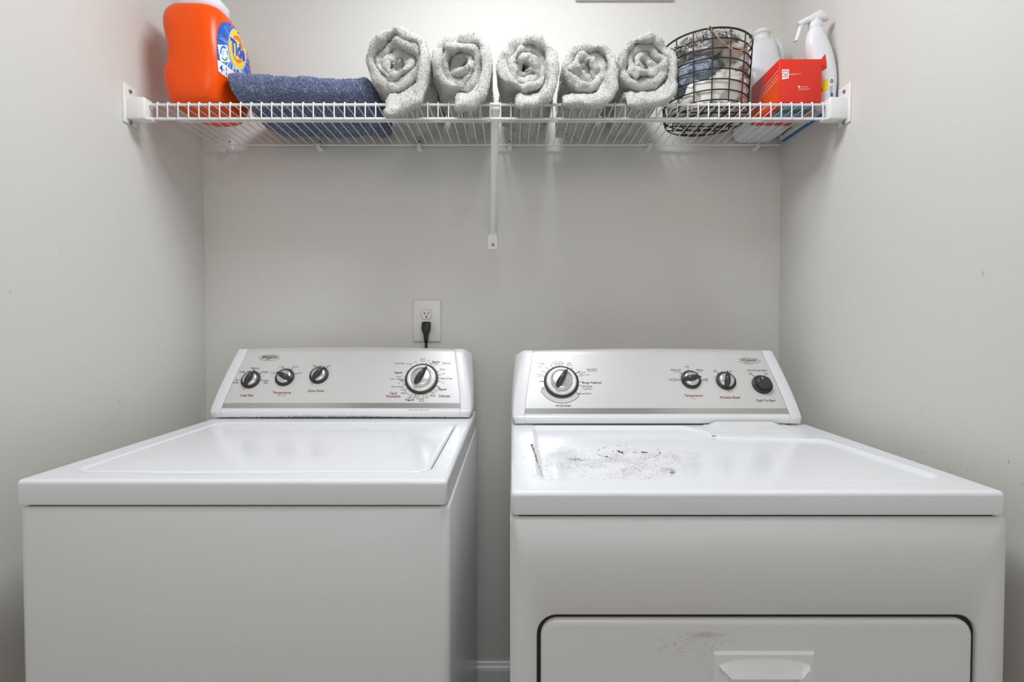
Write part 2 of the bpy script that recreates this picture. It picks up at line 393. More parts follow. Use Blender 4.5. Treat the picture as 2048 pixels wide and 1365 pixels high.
FACE_D = (.096, .158)      # run and rise of the leaning control face
def face_frame(y0):
    p0 = Vector((0, y0+.003, ZT+.024)); d = Vector((0, FACE_D[0], FACE_D[1]-.0)).normalized()
    n = Vector((0, -d.z, d.y)); return p0, d, n
def console(x0, x1, y0, root):
    """leaning control console; end caps with a raised ridge"""
    p0, d, n = face_frame(y0); L0 = math.hypot(*FACE_D)*.97; zb = ZT+.004; W = x1-x0; xc = (x0+x1)/2
    def arch(x): return .008*(1-((x-xc)/(W/2))**2)
    rows = [('l', 0, .000, zb), ('l', 0, -.0015, zb+.003), ('l', 0, -.0015, zb+.014), ('l', 0, .000, zb+.0175), ('l', 0, .0025, zb+.0185)]
    T = [0, .02, .0205, .105, .11]+[.11+.89*i/14 for i in range(1, 15)]
    def inner(t): return .034+.026*t**1.25
    def ridge(t): return .004+.027*t**1.5
    def outer(t): return .000+.011*t**1.8
    def frow(x, t):
        L = L0+arch(x); return Vector((x, p0.y, p0.z))+d*(L*t)
    def back(x, k):  # roll over the top and go down the back
        tp = frow(x, 1.); pts = [tp+Vector((0, .006, .0035)), tp+Vector((0, .016, .003)), tp+Vector((0, .034, -.006)), Vector((x, y0+.145, tp.z-.02)), Vector((x, y0+.145, zb))]
        return pts[k]
    # face panel
    NX = 48; P = []
    for i in range(NX+1):
        u = i/NX; col = []
        for _, _, dy, z in rows:
            k = .034+.004*(1-(z-zb)/.0185); col.append(Vector((x0+k+(W-2*k)*u, y0+dy, z)))
        for t in T: k = inner(t); col.append(frow(x0+k+(W-2*k)*u, t))
        k = inner(1)
        for b_ in range(5): col.append(back(x0+k+(W-2*k)*u, b_))
        P.append(col)
    mb = MB(); nc = len(P[0]); lip = len(rows)
    vs = [p for c in P for p in c]; fs = grid_faces(NX+1, nc)
    o = 0; mb.v = [tuple(v) for v in vs]
    for i in range(NX):
        for j in range(nc-1):
            mb.f.append((i*nc+j, (i+1)*nc+j, (i+1)*nc+j+1, i*nc+j+1))
            mb.m.append(1 if (lip+1 <= j < lip+3) else (0 if j < lip+1 else (2 if j < lip+len(T) else 0)))
            mb.sm.append(True)
    panel = mb.build('control_panel', [M['plastic'], M['chrome_band'], M['silver']], root)
    for side in (0, 1):
        sg = 1 if side == 0 else -1; xe = x0 if side == 0 else x1; mb = MB(); R = []
        def X(k): return xe+sg*k
        for q, (_, _, dy, z) in enumerate(rows):
            h_ = (z-zb)/.0185; a = .0335+.004*(1-h_); b_ = .004+.004*(1-h_); c = .006*(1-h_)
            R.append([Vector((X(a), y0+dy, z)), Vector((X(b_+.004), y0+dy-.001, z)), Vector((X(b_), y0+dy+.002, z)), Vector((X(c), y0+dy+.05, z)), Vector((X(c+.010), y0+.145, z))])
        for t in T:
            a, b_, c = inner(t)-.0008, ridge(t), outer(t)
            p1 = frow(X(a), t); p2 = frow(X(b_+.004), t)-n*(-.0012); p3 = frow(X(b_), t)+Vector((0, .002, -.0)); p4 = Vector((X(c), p3.y+.045-.01*t, p3.z-.012*t)); p5 = Vector((X(c+.010*(1-t)), y0+.145, p4.z-.01*t))
            R.append([p1, p2, p3, p4, p5])
        last = R[-1]; dd = [(.006, .0035), (.016, .003), (.034, -.006)]
        for k, (ay, az) in enumerate(dd):
            R.append([last[0]+Vector((0, ay, az)), last[1]+Vector((0, ay, az)), last[2]+Vector((0, ay*.9, az*.8)), last[3]+Vector((sg*.002*k, ay*.4, .001*(k+1))), last[4]+Vector((sg*.002*k, 0, .001*(k+1)))])
        R.append([Vector((p.x, y0+.146, p.z-.004)) for p in R[-1]])
        mb.grid(R); 
        cp = mb.build('end_cap', M['plastic'], root)
    return panel, p0, d, n
def knob(parent, px, py, frame, rb, style, ang, name='knob'):
    p0, d, n = frame; c = hit(px, py, p0, n); U = Vector((1, 0, 0))
    m4 = Matrix((( U.x, d.x, n.x, c.x), (U.y, d.y, n.y, c.y), (U.z, d.z, n.z, c.z), (0, 0, 0, 1)))
    mb = MB()
    if style == 'big':
        mb.lathe([(rb*.98, 0), (rb, .001), (rb, .003), (rb*.97, .004), (rb*.86, .004)], m4, 64, 1)
        mb.lathe([(rb*.855, .0005), (rb*.86, .007), (rb*.84, .0095), (rb*.80, .0105), (rb*.66, .0115), (rb*.64, .0105)], m4, 64, 2)
        mb.lathe([(rb*.62, .010), (rb*.615, .017), (rb*.58, .0195), (rb*.45, .0205), (.001, .021)], m4, 64, 3)
        rg = rb*.60; h0, h1 = .019, .036; wd = .0075
    elif style == 'button':
        mb.lathe([(rb*.98, 0), (rb, .001), (rb, .0025), (rb*.96, .004), (rb*.70, .005)], m4, 48, 1)
        mb.lathe([(rb*.69, .004), (rb*.66, .016), (rb*.62, .0185), (rb*.5, .0185), (.001, .0175)], m4, 48, 0)
        a = m4 @ Matrix.Rotation(ang, 4, 'Z'); z = .0192
        mb.add([a @ Vector(v) for v in ((-.0008, .007, z), (.0008, .007, z), (.0008, .0145, z), (-.0008, .0145, z))], [(0, 1, 2, 3)], 4, False)
        return mb.build(name, [M['dark'], M['darkring'], M['bezel'], M['chrome'], M['ink_white']], parent)
    else:
        mb.lathe([(rb*.98, 0), (rb, .001), (rb, .003), (rb*.96, .0045), (rb*.78, .005)], m4, 48, 1)
        mb.lathe([(rb*.76, .004), (rb*.73, .010), (rb*.66, .0125), (rb*.4, .0125), (.001, .011)], m4, 48, 3)
        rg = rb*.86; h0, h1 = .004, .023; wd = .0078
    # grip: a tapered, bowed blade across the knob
    a = m4 @ Matrix.Rotation(ang, 4, 'Z'); R = []; N = 14
    for i in range(N+1):
        t = i/N*2-1; y = rg*t*(1.10 if t > 0 else 1.0)
        w_ = wd*(1.0-.28*t)*(1-.62*abs(t)**3.2); hh = h0+(h1-h0)*(1-.50*max(0, t)**2-.60*max(0, -t)**2)
        R.append([a @ Vector(v) for v in ((-w_, y, h0-.004), (-w_*.96, y, h0+(hh-h0)*.6), (-w_*.62, y, hh-.0012), (-w_*.2, y, hh), (w_*.2, y, hh), (w_*.62, y, hh-.0012), (w_*.96, y, h0+(hh-h0)*.6), (w_, y, h0-.004))])
    mb.grid(R, 0); mb.add(R[0], [tuple(range(8))], 0, False); mb.add(R[-1], [tuple(range(8))[::-1]], 0, False)
    # pointer line
    y = rg*1.02; z = h0+(h1-h0)*.56
    mb.add([a @ Vector(v) for v in ((-.0007, y-.006, z+.0040), (.0007, y-.006, z+.0040), (.0007, y, z+.0005), (-.0007, y, z+.0005))], [(0, 1, 2, 3)], 4, False)
    return mb.build(name, [M['dark'], M['darkring'], M['bezel'], M['chrome'], M['ink_white']], parent)
def emblem(parent, px, py, frame):
    p0, d, n = frame; c = hit(px, py, p0, n); mb = MB(); pj = plane(p0, n, .0016)
    U = Vector((1, 0, 0)); m4 = Matrix(((U.x, d.x, n.x, c.x), (U.y, d.y, n.y, c.y), (U.z, d.z, n.z, c.z), (0, 0, 0, 1)))
    R = []
    for s, z in ((1, 0), (.98, .0010), (.93, .0012), (.88, .0004), (.8, .0008), (.4, .0012), (.02, .0013)):
        R.append([m4 @ Vector((.032*s*math.cos(t*PI/24), .0102*s*math.sin(t*PI/24), z)) for t in range(48)])
    mb.rings(R, 0)
    text_px(mb, 'Whirlpool', px, py-1.0, 5.0, pj, 1, shear=.35, bold=.006, sx=1.0)
    sw = [(px-3, py+2.0), (px-6, py+4.2), (px-8, py+4.6), (px-4, py+3.4), (px+2, py+.4)]
    for a, b_ in zip(sw, sw[1:]): line_px(mb, a, b_, .5, pj, 1)
    return mb.build('brand_emblem', [M['chrome'], M['ink']], parent)
def ticks(mb, c, frame, specs, r0, r1, wd=.0009):
    p0, d, n = frame; U = Vector((1, 0, 0))
    for s in specs:
        a = math.radians(s[0]); mi = s[1] if len(s) > 1 else 0; ra = r0; rb_ = s[2] if len(s) > 2 else r1; ww = s[3] if len(s) > 3 else wd
        v = U*math.sin(a)+d*math.cos(a); t = U*math.cos(a)-d*math.sin(a); b_ = c+n*.0005
        mb.quad(b_+v*ra-t*ww/2, b_+v*ra+t*ww/2, b_+v*rb_+t*ww/2, b_+v*rb_-t*ww/2, mi)
def arc(mb, c, frame, r0, r1, a0, a1, mi=0, n=40, off=.0005):
    p0, d, n_ = frame; U = Vector((1, 0, 0)); P = []
    for i in range(n+1):
        a = math.radians(a0+(a1-a0)*i/n); v = U*math.sin(a)+d*math.cos(a); P.append([c+n_*off+v*r0, c+n_*off+v*r1])
    mb.grid(P, mi, smooth=False)

INKS = lambda: [M['ink'], M['ink_red'], M['ink_grey'], M['blotch'], M['ink_white']]
# ---- washer
WX0, WX1, WY0, WY1, WC = -.8060, -.1055, .837, 1.525, 1.389
washer = empty('washing_machine', ((WX0+WX1)/2, (WY0+WY1)/2, 0))
tag(washer, 'white top-loading washing machine left of the narrow gap, closed lid and three small knobs', 'washing machine')
bm_ = body(WX0+.0005, WX1+.003, WY0+.001, WY1, ZT-.0455, .016)
bm_.build('cabinet', M['enamel_body'], washer)
q = MB(); q.box((WX0+.012, WY0+.012, ZT-.05), (WX1-.012, WY1-.02, ZT-.038)); q.build('lid_seam', M['gap'], washer)
LX0, LX1, LY0, LY1 = -.750, -.145, .887, 1.326
def wash_h(P):
    poly = [(LX0-.004+.03, LY0-.004+.03), (LX1+.004-.03, LY0-.004+.03), (LX1+.004-.03, LY1+.004-.03), (LX0-.004+.03, LY1+.004-.03)]
    sd = sd_poly(P, poly)-.03
    xm = -.50; sc = .007*sstep(.17, .09, np.abs(P[..., 0]-xm))*sstep(.04, .0, np.abs(P[..., 1]-LY0))
    return -.010*sstep(.0015, -.0035, sd-sc)
mb, _ = top_plate(WX0, WX1, WY0, WY1, ZT, 0.041, .008, .007, wash_h)
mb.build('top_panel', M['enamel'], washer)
def lid_h(P):
    d = np.minimum(np.minimum(P[..., 0]-LX0, LX1-P[..., 0]), np.minimum(P[..., 1]-LY0, LY1-P[..., 1]))
    return -.0022*sstep(.03, .012, d)*0+.0012*sstep(0, .12, d)
mb, _ = top_plate(LX0, LX1, LY0, LY1, ZT-.0005, .008, .028, .005, lid_h, .006)
rng = np.random.default_rng(5)
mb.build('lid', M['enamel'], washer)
panel, p0, d_, n_ = console(-.8150, -.1055, WC, washer); fr = (p0, d_, n_); pj = plane(p0, n_, .0005)
emblem(panel, 540, 716, fr)
mk = MB()
for px, py in ((502, 760), (570, 755.5), (638.5, 751)):
    c = hit(px, py, p0, n_); arc(mk, c, fr, .0275, .0335, 60, 300, 3, off=.0003); arc(mk, c, fr, .029, .0335, -60, 60, 3, off=.0003)
def tick_px(a, b_, mi=0, wd=.9): line_px(mk, a, b_, wd, pj, mi)
for a, b_ in (((478, 761), (484, 761)), ((488.5, 745), (493, 749.5)), ((508, 739), (506.5, 743)), ((524, 745), (518, 749.5)), ((521, 761.5), (526, 761.5)),
              ((552, 747.5), (558, 749)), ((566.5, 735), (568, 741)), ((586, 735.5), (582.5, 740)), ((589, 749.5), (596, 747.5)), ((630.5, 733), (633, 738.5)), ((656, 733), (652, 737))): tick_px(a, b_)
for s, x, y, al in (('Ex', 474, 760.5, 'C'), ('Small', 471, 765.5, 'C'), ('Small', 484, 744, 'C'), ('Medium', 510, 737, 'C'), ('Large', 530.5, 744, 'C'), ('Super', 533, 761.5, 'C'), ('Plus', 532, 766.5, 'C'),
                ('Cold', 545.5, 746.5, 'C'), ('Cool', 563.5, 734, 'C'), ('Warm', 591.5, 734, 'C'), ('Hot', 600.5, 746, 'C'), ('Off', 628.5, 732, 'C'), ('On', 659, 732, 'C')):
    text_px(mk, s, x, y, 3.6, pj, 2 if s in ('Cool', 'Cold', 'Off', 'On', 'Warm', 'Hot') else 0, al, shear=.1)
for s, x, y in (('Load Size', 493.5, 791), ('Temperature', 563.5, 785.5), ('Extra Rinse', 632, 782)): text_px(mk, s, x, y, 4.8, pj, 1, shear=.12, bold=.012)
text_px(mk, '(wash/rinse)', 563, 791, 2.6, pj, 2)
mk.build('knob_markings', INKS(), panel); mk = MB()
cc = hit(843.5, 758.5, p0, n_)
ticks(mk, cc, fr, [(-62,), (-38,), (-20,), (-4,), (11,), (30, 1, .062, .0012), (38,), (62,), (76,), (87,), (98,), (118, 1, .062, .0012), (142, 0, .058), (162, 0, .058), (170, 1, .060), (185, 0, .060), (196, 1, .062, .0016), (206, 1, .058), (232, 0, .058), (246,), (250,), (256,), (-92, 1, .064, .0012), (-97, 1, .058), (-84, 2)], .046, .053)
arc(mk, cc, fr, .0555, .0565, 205, 245, 2)
arc(mk, cc, fr, .048, .060, 125, 205, 3, off=.0003)
W_T = [('Normal', 799.5, 727, 4.6, 2, .2), ('Rinse', 818.5, 728, 3.2, 2, .1), ('Extra', 846, 718, 3.0, 2, 0), ('Rinse', 846, 722, 3.0, 2, 0), ('Regular', 872, 724, 3.8, 0, .15), ('Light', 873.5, 728.5, 3, 2, .1),
       ('Casual', 892.5, 726.5, 4.4, 2, .2), ('Rinse', 885, 739, 3.2, 2, .1), ('Off', 886.5, 748, 2.4, 2, 0), ('Extra Rinse', 893.5, 757.5, 3.4, 0, 0), ('Off', 885, 766, 2.4, 2, 0), ('Regular', 885.5, 779, 3.9, 0, .1),
       ('Delicate', 889, 792.5, 4.8, 1, .05), ('Rinse', 866, 792, 3.2, 0, .1), ('Off', 854, 796.5, 2.4, 2, 0), ('Extra', 844, 798.5, 3.0, 0, 0), ('Rinse', 844, 802.5, 3.2, 0, 0), ('Off', 835, 798, 2.4, 2, 0),
       ('Light', 819, 795, 3.2, 0, 0), ('Regular', 820, 800, 4.1, 0, 0), ('Rinse', 807, 786.5, 3.2, 0, 0), ('Hand', 787, 787, 4.6, 1, .05), ('Washables', 786, 793, 4.8, 1, .05), ('Extra Rinse', 794, 774, 3.3, 0, 0),
       ('Off', 798, 766.5, 2.4, 2, 0), ('Super Wash', 790.5, 758, 3.2, 2, 0), ('Heavy', 798, 753.5, 3.0, 2, 0), ('Regular', 797.5, 745.5, 3.9, 0, 0), ('Off', 804, 780.5, 2.4, 2, 0), ('Off', 830.5, 724, 2.2, 2, 0), ('Off', 857, 722, 2.2, 2, 0)]
for s, x, y, sz, mi, sh in W_T: text_px(mk, s, x, y, sz, pj, mi, shear=sh, bold=.014 if s == 'Regular' or mi == 1 else 0)
text_px(mk, 'pull to start / push to stop', 837.5, 820.5, 2.6, pj, 0)
for px, py in ((861, 727.5), (876.5, 774), (833, 793), (803.5, 761)):
    c = hit(px, py, p0, n_); arc(mk, c, fr, .0016, .0026, 0, 360, 1, 12)
mk.build('dial_markings', INKS(), panel)
knob(panel, 502, 760, fr, .0262, 'small', math.radians(-18))
knob(panel, 570, 755.5, fr, .0262, 'small', math.radians(62))
knob(panel, 638.5, 751, fr, .0262, 'small', math.radians(-32))
knob(panel, 843.5, 758.5, fr, .0460, 'big', math.radians(-28), 'cycle_dial')
# grime along the foot of the console
rnd = random.Random(3); g = MB()
for i in range(650):
    x = rnd.choice([rnd.gauss(-.555, .05), rnd.gauss(-.46, .05), rnd.uniform(WX0+.05, WX1-.07), rnd.gauss(-.37, .05)]); x = min(max(x, WX0+.045), WX1-.05)
    s = abs(x+.50); hgt = abs(rnd.gauss(0, .0018 if s < .12 else .0009)); z = ZT+.0045+min(hgt, .009); r = rnd.uniform(.0003, .0009)
    k = rnd.uniform(1, 2.4); y = WC-.0018-.0003*rnd.random()
    g.poly([(x+r*k*math.cos(t)*rnd.uniform(.6, 1.2), y, z+r*math.sin(t)*rnd.uniform(.6, 1.2)) for t in [j*PI/3 for j in range(6)]])
g.build('grime_spots', M['mold'], panel)
# ---- dryer
DX0, DX1, DY0, DY1, DC = -.0020, .7470, .7790, 1.47, 1.300
dryer = empty('clothes_dryer', ((DX0+DX1)/2, (DY0+DY1)/2, 0))
tag(dryer, 'white front-loading clothes dryer right of the narrow gap, its top scratched and rust stained', 'dryer')
ZB = ZT-.0405
# cabinet: shell with a recess for the door
DOX0, DOX1, DOZ1, DOZ0 = .0440, .7010, .7265, .22
mb = body(DX0-.001, DX1+.0045, DY0+.010, DY1, ZB, .016, .0)
cabinet = mb.build('cabinet', M['enamel_body'], dryer)
# front sheet with a rounded door opening
out = rrect(DX0+.0015, DX1+.0045, .03, ZB, .006, 6); inn = rrect(DOX0-.006, DOX1+.007, DOZ0-.006, DOZ1+.006, .030, 6)
yf = DY0+.002
mb = MB(); outm = rrect(DX0-.0005, DX1+.0045, .03, ZB, .006, 6)
def densify(base, other): return base
mb.grid([[(x, yf+.012, z) for x, z in rrect(DX0-.001, DX1+.0045, .03, ZB, .006, 6)], [(x, yf+.003, z) for x, z in rrect(DX0-.0008, DX1+.0043, .03, ZB-.0005, .006, 6)], [(x, yf, z) for x, z in rrect(DX0+.0025, DX1+.001, .03, ZB-.004, .006, 6)],
         [(x, yf, z) for x, z in rrect(DOX0-.0085, DOX1+.0095, DOZ0-.0085, DOZ1+.0085, .032, 6)], [(x, yf+.003, z) for x, z in inn], [(x, yf+.0075, z) for x, z in inn]], closed_v=True)
mb.build('front_panel', M['enamel_body'], dryer)
q = MB(); q.box((DOX0-.02, yf+.0078, DOZ0-.02), (DOX1+.02, yf+.0095, DOZ1+.02)); q.build('door_recess', M['gap'], dryer)
q = MB(); q.box((DX0+.012, DY0+.010, ZT-.045), (DX1-.012, DY1-.02, ZT-.033)); q.build('top_seam', M['gap'], dryer)
# door
mb = MB(); R = []
for ins, y in ((0, yf+.0075), (0, yf+.003), (.0015, yf+.0008), (.004, yf-.0005), (.008, yf-.001)):
    R.append([(x, y, z) for x, z in rrect(DOX0+ins, DOX1-ins, DOZ0+ins, DOZ1-ins, .026-ins*.5, 8)])
mb.grid(R, closed_v=True); mb.add(R[-1], [tuple(range(len(R[-1])))], 0, False)
for i in range(240):     # faint grubby marks near the top of the door
    px = rnd.gauss(1412, 18) if i < 120 else rnd.gauss(1370, 60); py = rnd.gauss(1271, 3) if i < 120 else rnd.gauss(1290, 18)
    if py < 1262: continue
    p = at(px, py, yf-.0012); r = rnd.uniform(.0004, .0013)
    yq = yf-.00115-.0003*rnd.random(); mb.poly([(p.x+r*1.6*math.cos(t)*rnd.uniform(.6, 1.2), yq, p.z+r*math.sin(t)*rnd.uniform(.6, 1.2)) for t in [j*PI/3 for j in range(6)]], 1)
door = mb.build('door', [M['enamel_body'], M['scuff']], dryer)
# handle: shallow tray with a ledge to pull
hx0, hx1, hz1 = at(1424, 1302, yf).x, at(1627, 1302, yf).x, at(1424, 1302, yf).z; hz0 = hz1-.125; hc = (hx0+hx1)/2
mb = MB(); yd = yf-.001; NX_, NZ_ = 96, 80; P = np.zeros((NX_+1, NZ_+1, 3))
xs = np.linspace(hx0, hx1, NX_+1); zs = np.linspace(hz0, hz1, NZ_+1); X, Z = np.meshgrid(xs, zs, indexing='ij')
dE = np.minimum(np.minimum(X-hx0, hx1-X), np.minimum(Z-hz0, hz1-Z))
Yh = -.0045*np.sqrt(np.clip(dE/.003, 0, 1))
ux = np.abs(X-hc)/((hx1-hx0)/2)
zt_ = hz1-.009-.016*ux**3.2; zl = hz1-.0355                      # ledge outline (bowed top, straight lower edge)
zlow = zl+.014*np.clip((ux-.66)/.2, 0, 1)**1.4
inl = (ux < .88)
tt = np.clip((zt_-Z)/(np.maximum(zt_-zlow, .002)), 0, 1)
Yh = Yh+np.where(inl & (Z > zlow) & (Z < zt_), -.010*tt**1.1, 0)
sc = (Z <= zlow) & (ux < .68) & (Z > hz0+.012)
Yh = Yh+np.where(sc, .024*sstep(.70, .52, ux)*sstep(hz0+.012, hz0+.06, Z), 0)
P[..., 0] = X; P[..., 1] = yd+Yh; P[..., 2] = Z
mb.add(P.reshape(-1, 3).tolist(), grid_faces(NX_+1, NZ_+1), 0, False)
mb.build('door_handle', M['plastic'], door)
for px in (1183, 1856):
    q = MB(); p = at(px, 1251, yf); m4 = Matrix.Translation((p.x, yf+.0077, p.z)) @ Matrix.Rotation(PI/2, 4, 'X'); q.lathe([(.003, 0), (.003, .001), (.002, .002), (.0005, .002)], m4, 12)
    q.build('screw', M['screw'], door)
# top with sunken field
def dry_h(P):
    poly = [(.066, .868), (.686, .868), (.668, 1.120), (.455, 1.145), (.415, 1.262), (.074, 1.262)]
    sd = sd_poly(P, poly)-.022
    lip = .0006*np.exp(-((sd-.004)/.004)**2)
    return -.0055*sstep(.004, -.010, sd)+lip
mb, P = top_plate(DX0, DX1, DY0, DY1, ZT, 0.036, .008, .007, dry_h)
bv = mb.bvh()
def ontop(x, y):
    h, n, i, dd = bv.ray_cast(Vector((x, y, 2)), Vector((0, 0, -1))); return h
rnd = random.Random(11)
def stroke(x, y, L, wd, ang, mi):
    zo = .00012+.00030*rnd.random()
    dx, dy = math.cos(ang)*L/2, math.sin(ang)*L/2; nx, ny = -math.sin(ang)*wd/2, math.cos(ang)*wd/2
    pts = []
    for a, b_ in ((x-dx, y-dy), (x+dx*.1+nx, y+dy*.1+ny), (x+dx, y+dy), (x-nx, y-ny)):
        h = ontop(a, b_)
        if h is None: return
        pts.append((a, b_, h.z+zo))
    mb.poly(pts, mi)
def topxy(px, py): p = hit(px, py, Vector((0, 0, ZT-.003)), Vector((0, 0, 1))); return p.x, p.y
for i in range(9000):      # fine scratches where things were dragged about
    k = rnd.random()
    if k < .55: px, py = rnd.gauss(1215, 80), rnd.gauss(918, 19)
    elif k < .75: px, py = rnd.gauss(1290, 60), rnd.gauss(931, 15)
    elif k < .88: px, py = rnd.gauss(1110, 55), rnd.gauss(913, 20)
    else: px, py = rnd.gauss(1365, 28), rnd.gauss(917, 9)
    if not (1025 < px < 1440 and 866 < py < 968): continue
    if fbm(np.array([px*.6, py*2.2, 0.]), .045, 3, 2) < rnd.gauss(-.1, .35): continue
    x, y = topxy(px, py)
    stroke(x, y, rnd.uniform(.001, .0062), rnd.uniform(.00035, .00075), rnd.choice([rnd.gauss(.5, .5), rnd.gauss(2.6, .5), rnd.uniform(0, PI)]), rnd.choice([2, 2, 2, 2, 4, 4, 4, 4, 1] if rnd.random() > .06 else [1, 3]))
for i in range(260):
    t = rnd.random(); px = 1062+t*24+rnd.gauss(0, 1.2); py = 890+t*66; x, y = topxy(px, py)
    stroke(x, y, rnd.uniform(.002, .008)*(1.3-t), rnd.uniform(.0007, .0022)*(1.2-t), rnd.gauss(1.75, .35), 3 if t < .62 else 1)
for i in range(90):
    x, y = topxy(rnd.gauss(1155, 11), rnd.gauss(917, 2.0)); stroke(x, y, rnd.uniform(.002, .006), rnd.uniform(.0006, .0014), rnd.uniform(0, PI), 3)
for i in range(70):
    x, y = topxy(rnd.gauss(1338, 8), rnd.gauss(938, 3.5)); stroke(x, y, rnd.uniform(.002, .008), rnd.uniform(.0008, .002), rnd.gauss(-.6, .4), 2)
for i in range(60):
    x, y = topxy(rnd.gauss(1345, 3), rnd.gauss(943, 1.8)); stroke(x, y, rnd.uniform(.001, .004), rnd.uniform(.0005, .0012), rnd.uniform(0, PI), 3)
cxy = (1257, 903)
for a0, a1, th in ((150, 168, 1.6), (172, 186, 1.0), (118, 146, 1.8), (92, 112, 2.6), (192, 215, 1.2), (222, 240, 1.9), (-40, -20, 1.3), (-16, 4, 2.2), (10, 26, 1.2), (-60, -46, 1.4), (256, 268, 1.1)):
    n = max(3, int((a1-a0)/4))
    for j in range(n):
        if rnd.random() < .16: continue
        a = math.radians(a0+(a1-a0)*(j+.5)/n); x, y = topxy(cxy[0]+63*math.cos(a), cxy[1]-14.5*math.sin(a))
        x2, y2 = topxy(cxy[0]+63*math.cos(a+.02), cxy[1]-14.5*math.sin(a+.02)); stroke(x, y, .0062, .0014*th*.8, math.atan2(y2-y, x2-x), 3)
for px, py, r in ((1241, 902.5, .0062), (1236, 900, .004), (1245, 904.5, .003), (1287, 902.8, .0060), (1292, 903, .0042), (1226, 901.5, .0022), (1268, 903.5, .0020), (1273, 903.8, .0018), (1214, 911, .003), (1210, 911, .002)):
    x, y = topxy(px, py); pts = [(x+r*math.cos(t)*rnd.uniform(.7, 1.1), y+r*1.1*math.sin(t)*rnd.uniform(.7, 1.1)) for t in [j*PI/5 for j in range(10)]]
    mb.poly([(a, b_, ontop(a, b_).z+.00025) for a, b_ in pts], 3)
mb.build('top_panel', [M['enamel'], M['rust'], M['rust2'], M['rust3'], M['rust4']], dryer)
# lint screen cover
mb = MB(); f0 = (.462, .672, 1.180, 1.296)
R = []
for ins, z in ((0, -.001), (0, .001), (.0015, .0022), (.004, .0024)):
    R.append([(.478+ins*1.3, 1.296, ZT+z), (.458+ins*.5, 1.182+ins, ZT+z), (.470+ins, 1.176+ins, ZT+z), (.668-ins, 1.176+ins, ZT+z), (.676-ins, 1.182+ins, ZT+z), (.684-ins, 1.296, ZT+z)])
mb.grid(R, closed_v=True, smooth=False); mb.add(R[-1], [tuple(range(6))], 0, False)
NXl, NYl = 40, 24; P = []
for i in range(NXl+1):
    x = .484+(.672-.484)*i/NXl; u = abs(i/NXl*2-1); row = []
    for j in range(NYl+1):
        v = j/NYl; y = 1.203+v*.09; row.append((x, y, ZT+.002+.0085*(float(sstep(1.0, .70, u)) if u < 1 else 0)*(v**.6 if v < .8 else v**.6)*(1-.0*v)))
    P.append(row)
mb.grid(P, 0); mb.add([P[i][-1] for i in range(NXl+1)]+[(P[-1][-1][0], 1.293, ZT), (P[0][-1][0], 1.293, ZT)], [tuple(range(NXl+3))], 0, False)
mb.build('lint_screen_cover', M['plastic'], dryer)
panel, p0, d_, n_ = console(DX0, .7320, DC, dryer); fr = (p0, d_, n_); pj = plane(p0, n_, .0005)
emblem(panel, 1497, 722, fr)
mk = MB()
for px, py in ((1381.5, 760), (1451.5, 762.5), (1524, 770)):
    c = hit(px, py, p0, n_); arc(mk, c, fr, .0275, .0325, 60, 300, 3, off=.0003)
for a, b_ in (((1355, 760.5), (1361, 760.5)), ((1359, 745), (1364, 748.5)), ((1375.5, 738.5), (1376.5, 743.5)), ((1395.5, 745), (1392, 748)), ((1402, 760.5), (1407, 760.5)), ((1433.5, 745), (1438, 749)),
              ((1504, 750), (1509, 754)), ((1530.5, 749.5), (1529, 753.5))): tick_px(a, b_)
for s, x, y, sz in (('Air Only', 1346.5, 759, 3.4), ('Extra Low', 1352, 740, 3.4), ('Low', 1374, 733.5, 3.4), ('Medium', 1399, 740, 3.4), ('High', 1411.5, 759, 3.4), ('Off', 1429.5, 742.5, 3.4), ('On', 1461.5, 743, 3.2),
                    ('End of Cycle Signal', 1514.5, 741, 3.6), ('Off', 1500.5, 748, 3.4), ('On', 1532.5, 748, 3.4)): text_px(mk, s, x, y, sz, pj, 0)
for s, x, y in (('(no heat)', 1347, 762.5), ('(delicate)', 1352, 743.5), ('(casual)', 1399, 743.5), ('(cotton)', 1412, 762.5), ('(heat)', 1387.5, 797)): text_px(mk, s, x, y, 2.2, pj, 2)
for s, x, y in (('Temperature', 1387, 791.5), ('Wrinkle Shield', 1459.5, 795.5), ('Push To Start', 1532, 801.5)): text_px(mk, s, x, y, 4.8, pj, 1, bold=.014)
mk.build('knob_markings', INKS(), panel); mk = MB()
cc = hit(1122.5, 764.5, p0, n_)
ticks(mk, cc, fr, [(-88, 0, .058, .0014), (-70,), (-56,), (-42,), (-26,), (-12,), (-4,), (4,), (58, 0, .060, .0016), (70,), (90, 0, .057), (102, 0, .056), (128, 1, .058, .0014)], .046, .054)
arc(mk, cc, fr, .0590, .0600, 133, 246, 0)
arc(mk, cc, fr, .0555, .0560, 72, 88, 2); arc(mk, cc, fr, .0555, .0560, 92, 122, 2)
arc(mk, cc, fr, .0468, .058, 130, 250, 3, off=.0002)
c = hit(1085.5, 777, p0, n_); arc(mk, c, fr, .0018, .0028, 0, 360, 1, 12); c = hit(1157, 789, p0, n_); arc(mk, c, fr, .0018, .0028, 0, 360, 1, 12)
c = hit(1143, 737.5, p0, n_); arc(mk, c, fr, .0018, .0027, 0, 360, 2, 12)
line_px(mk, (1158, 745), (1163, 752), .8, pj, 0); line_px(mk, (1167.5, 771), (1166.5, 778), .8, pj, 0)
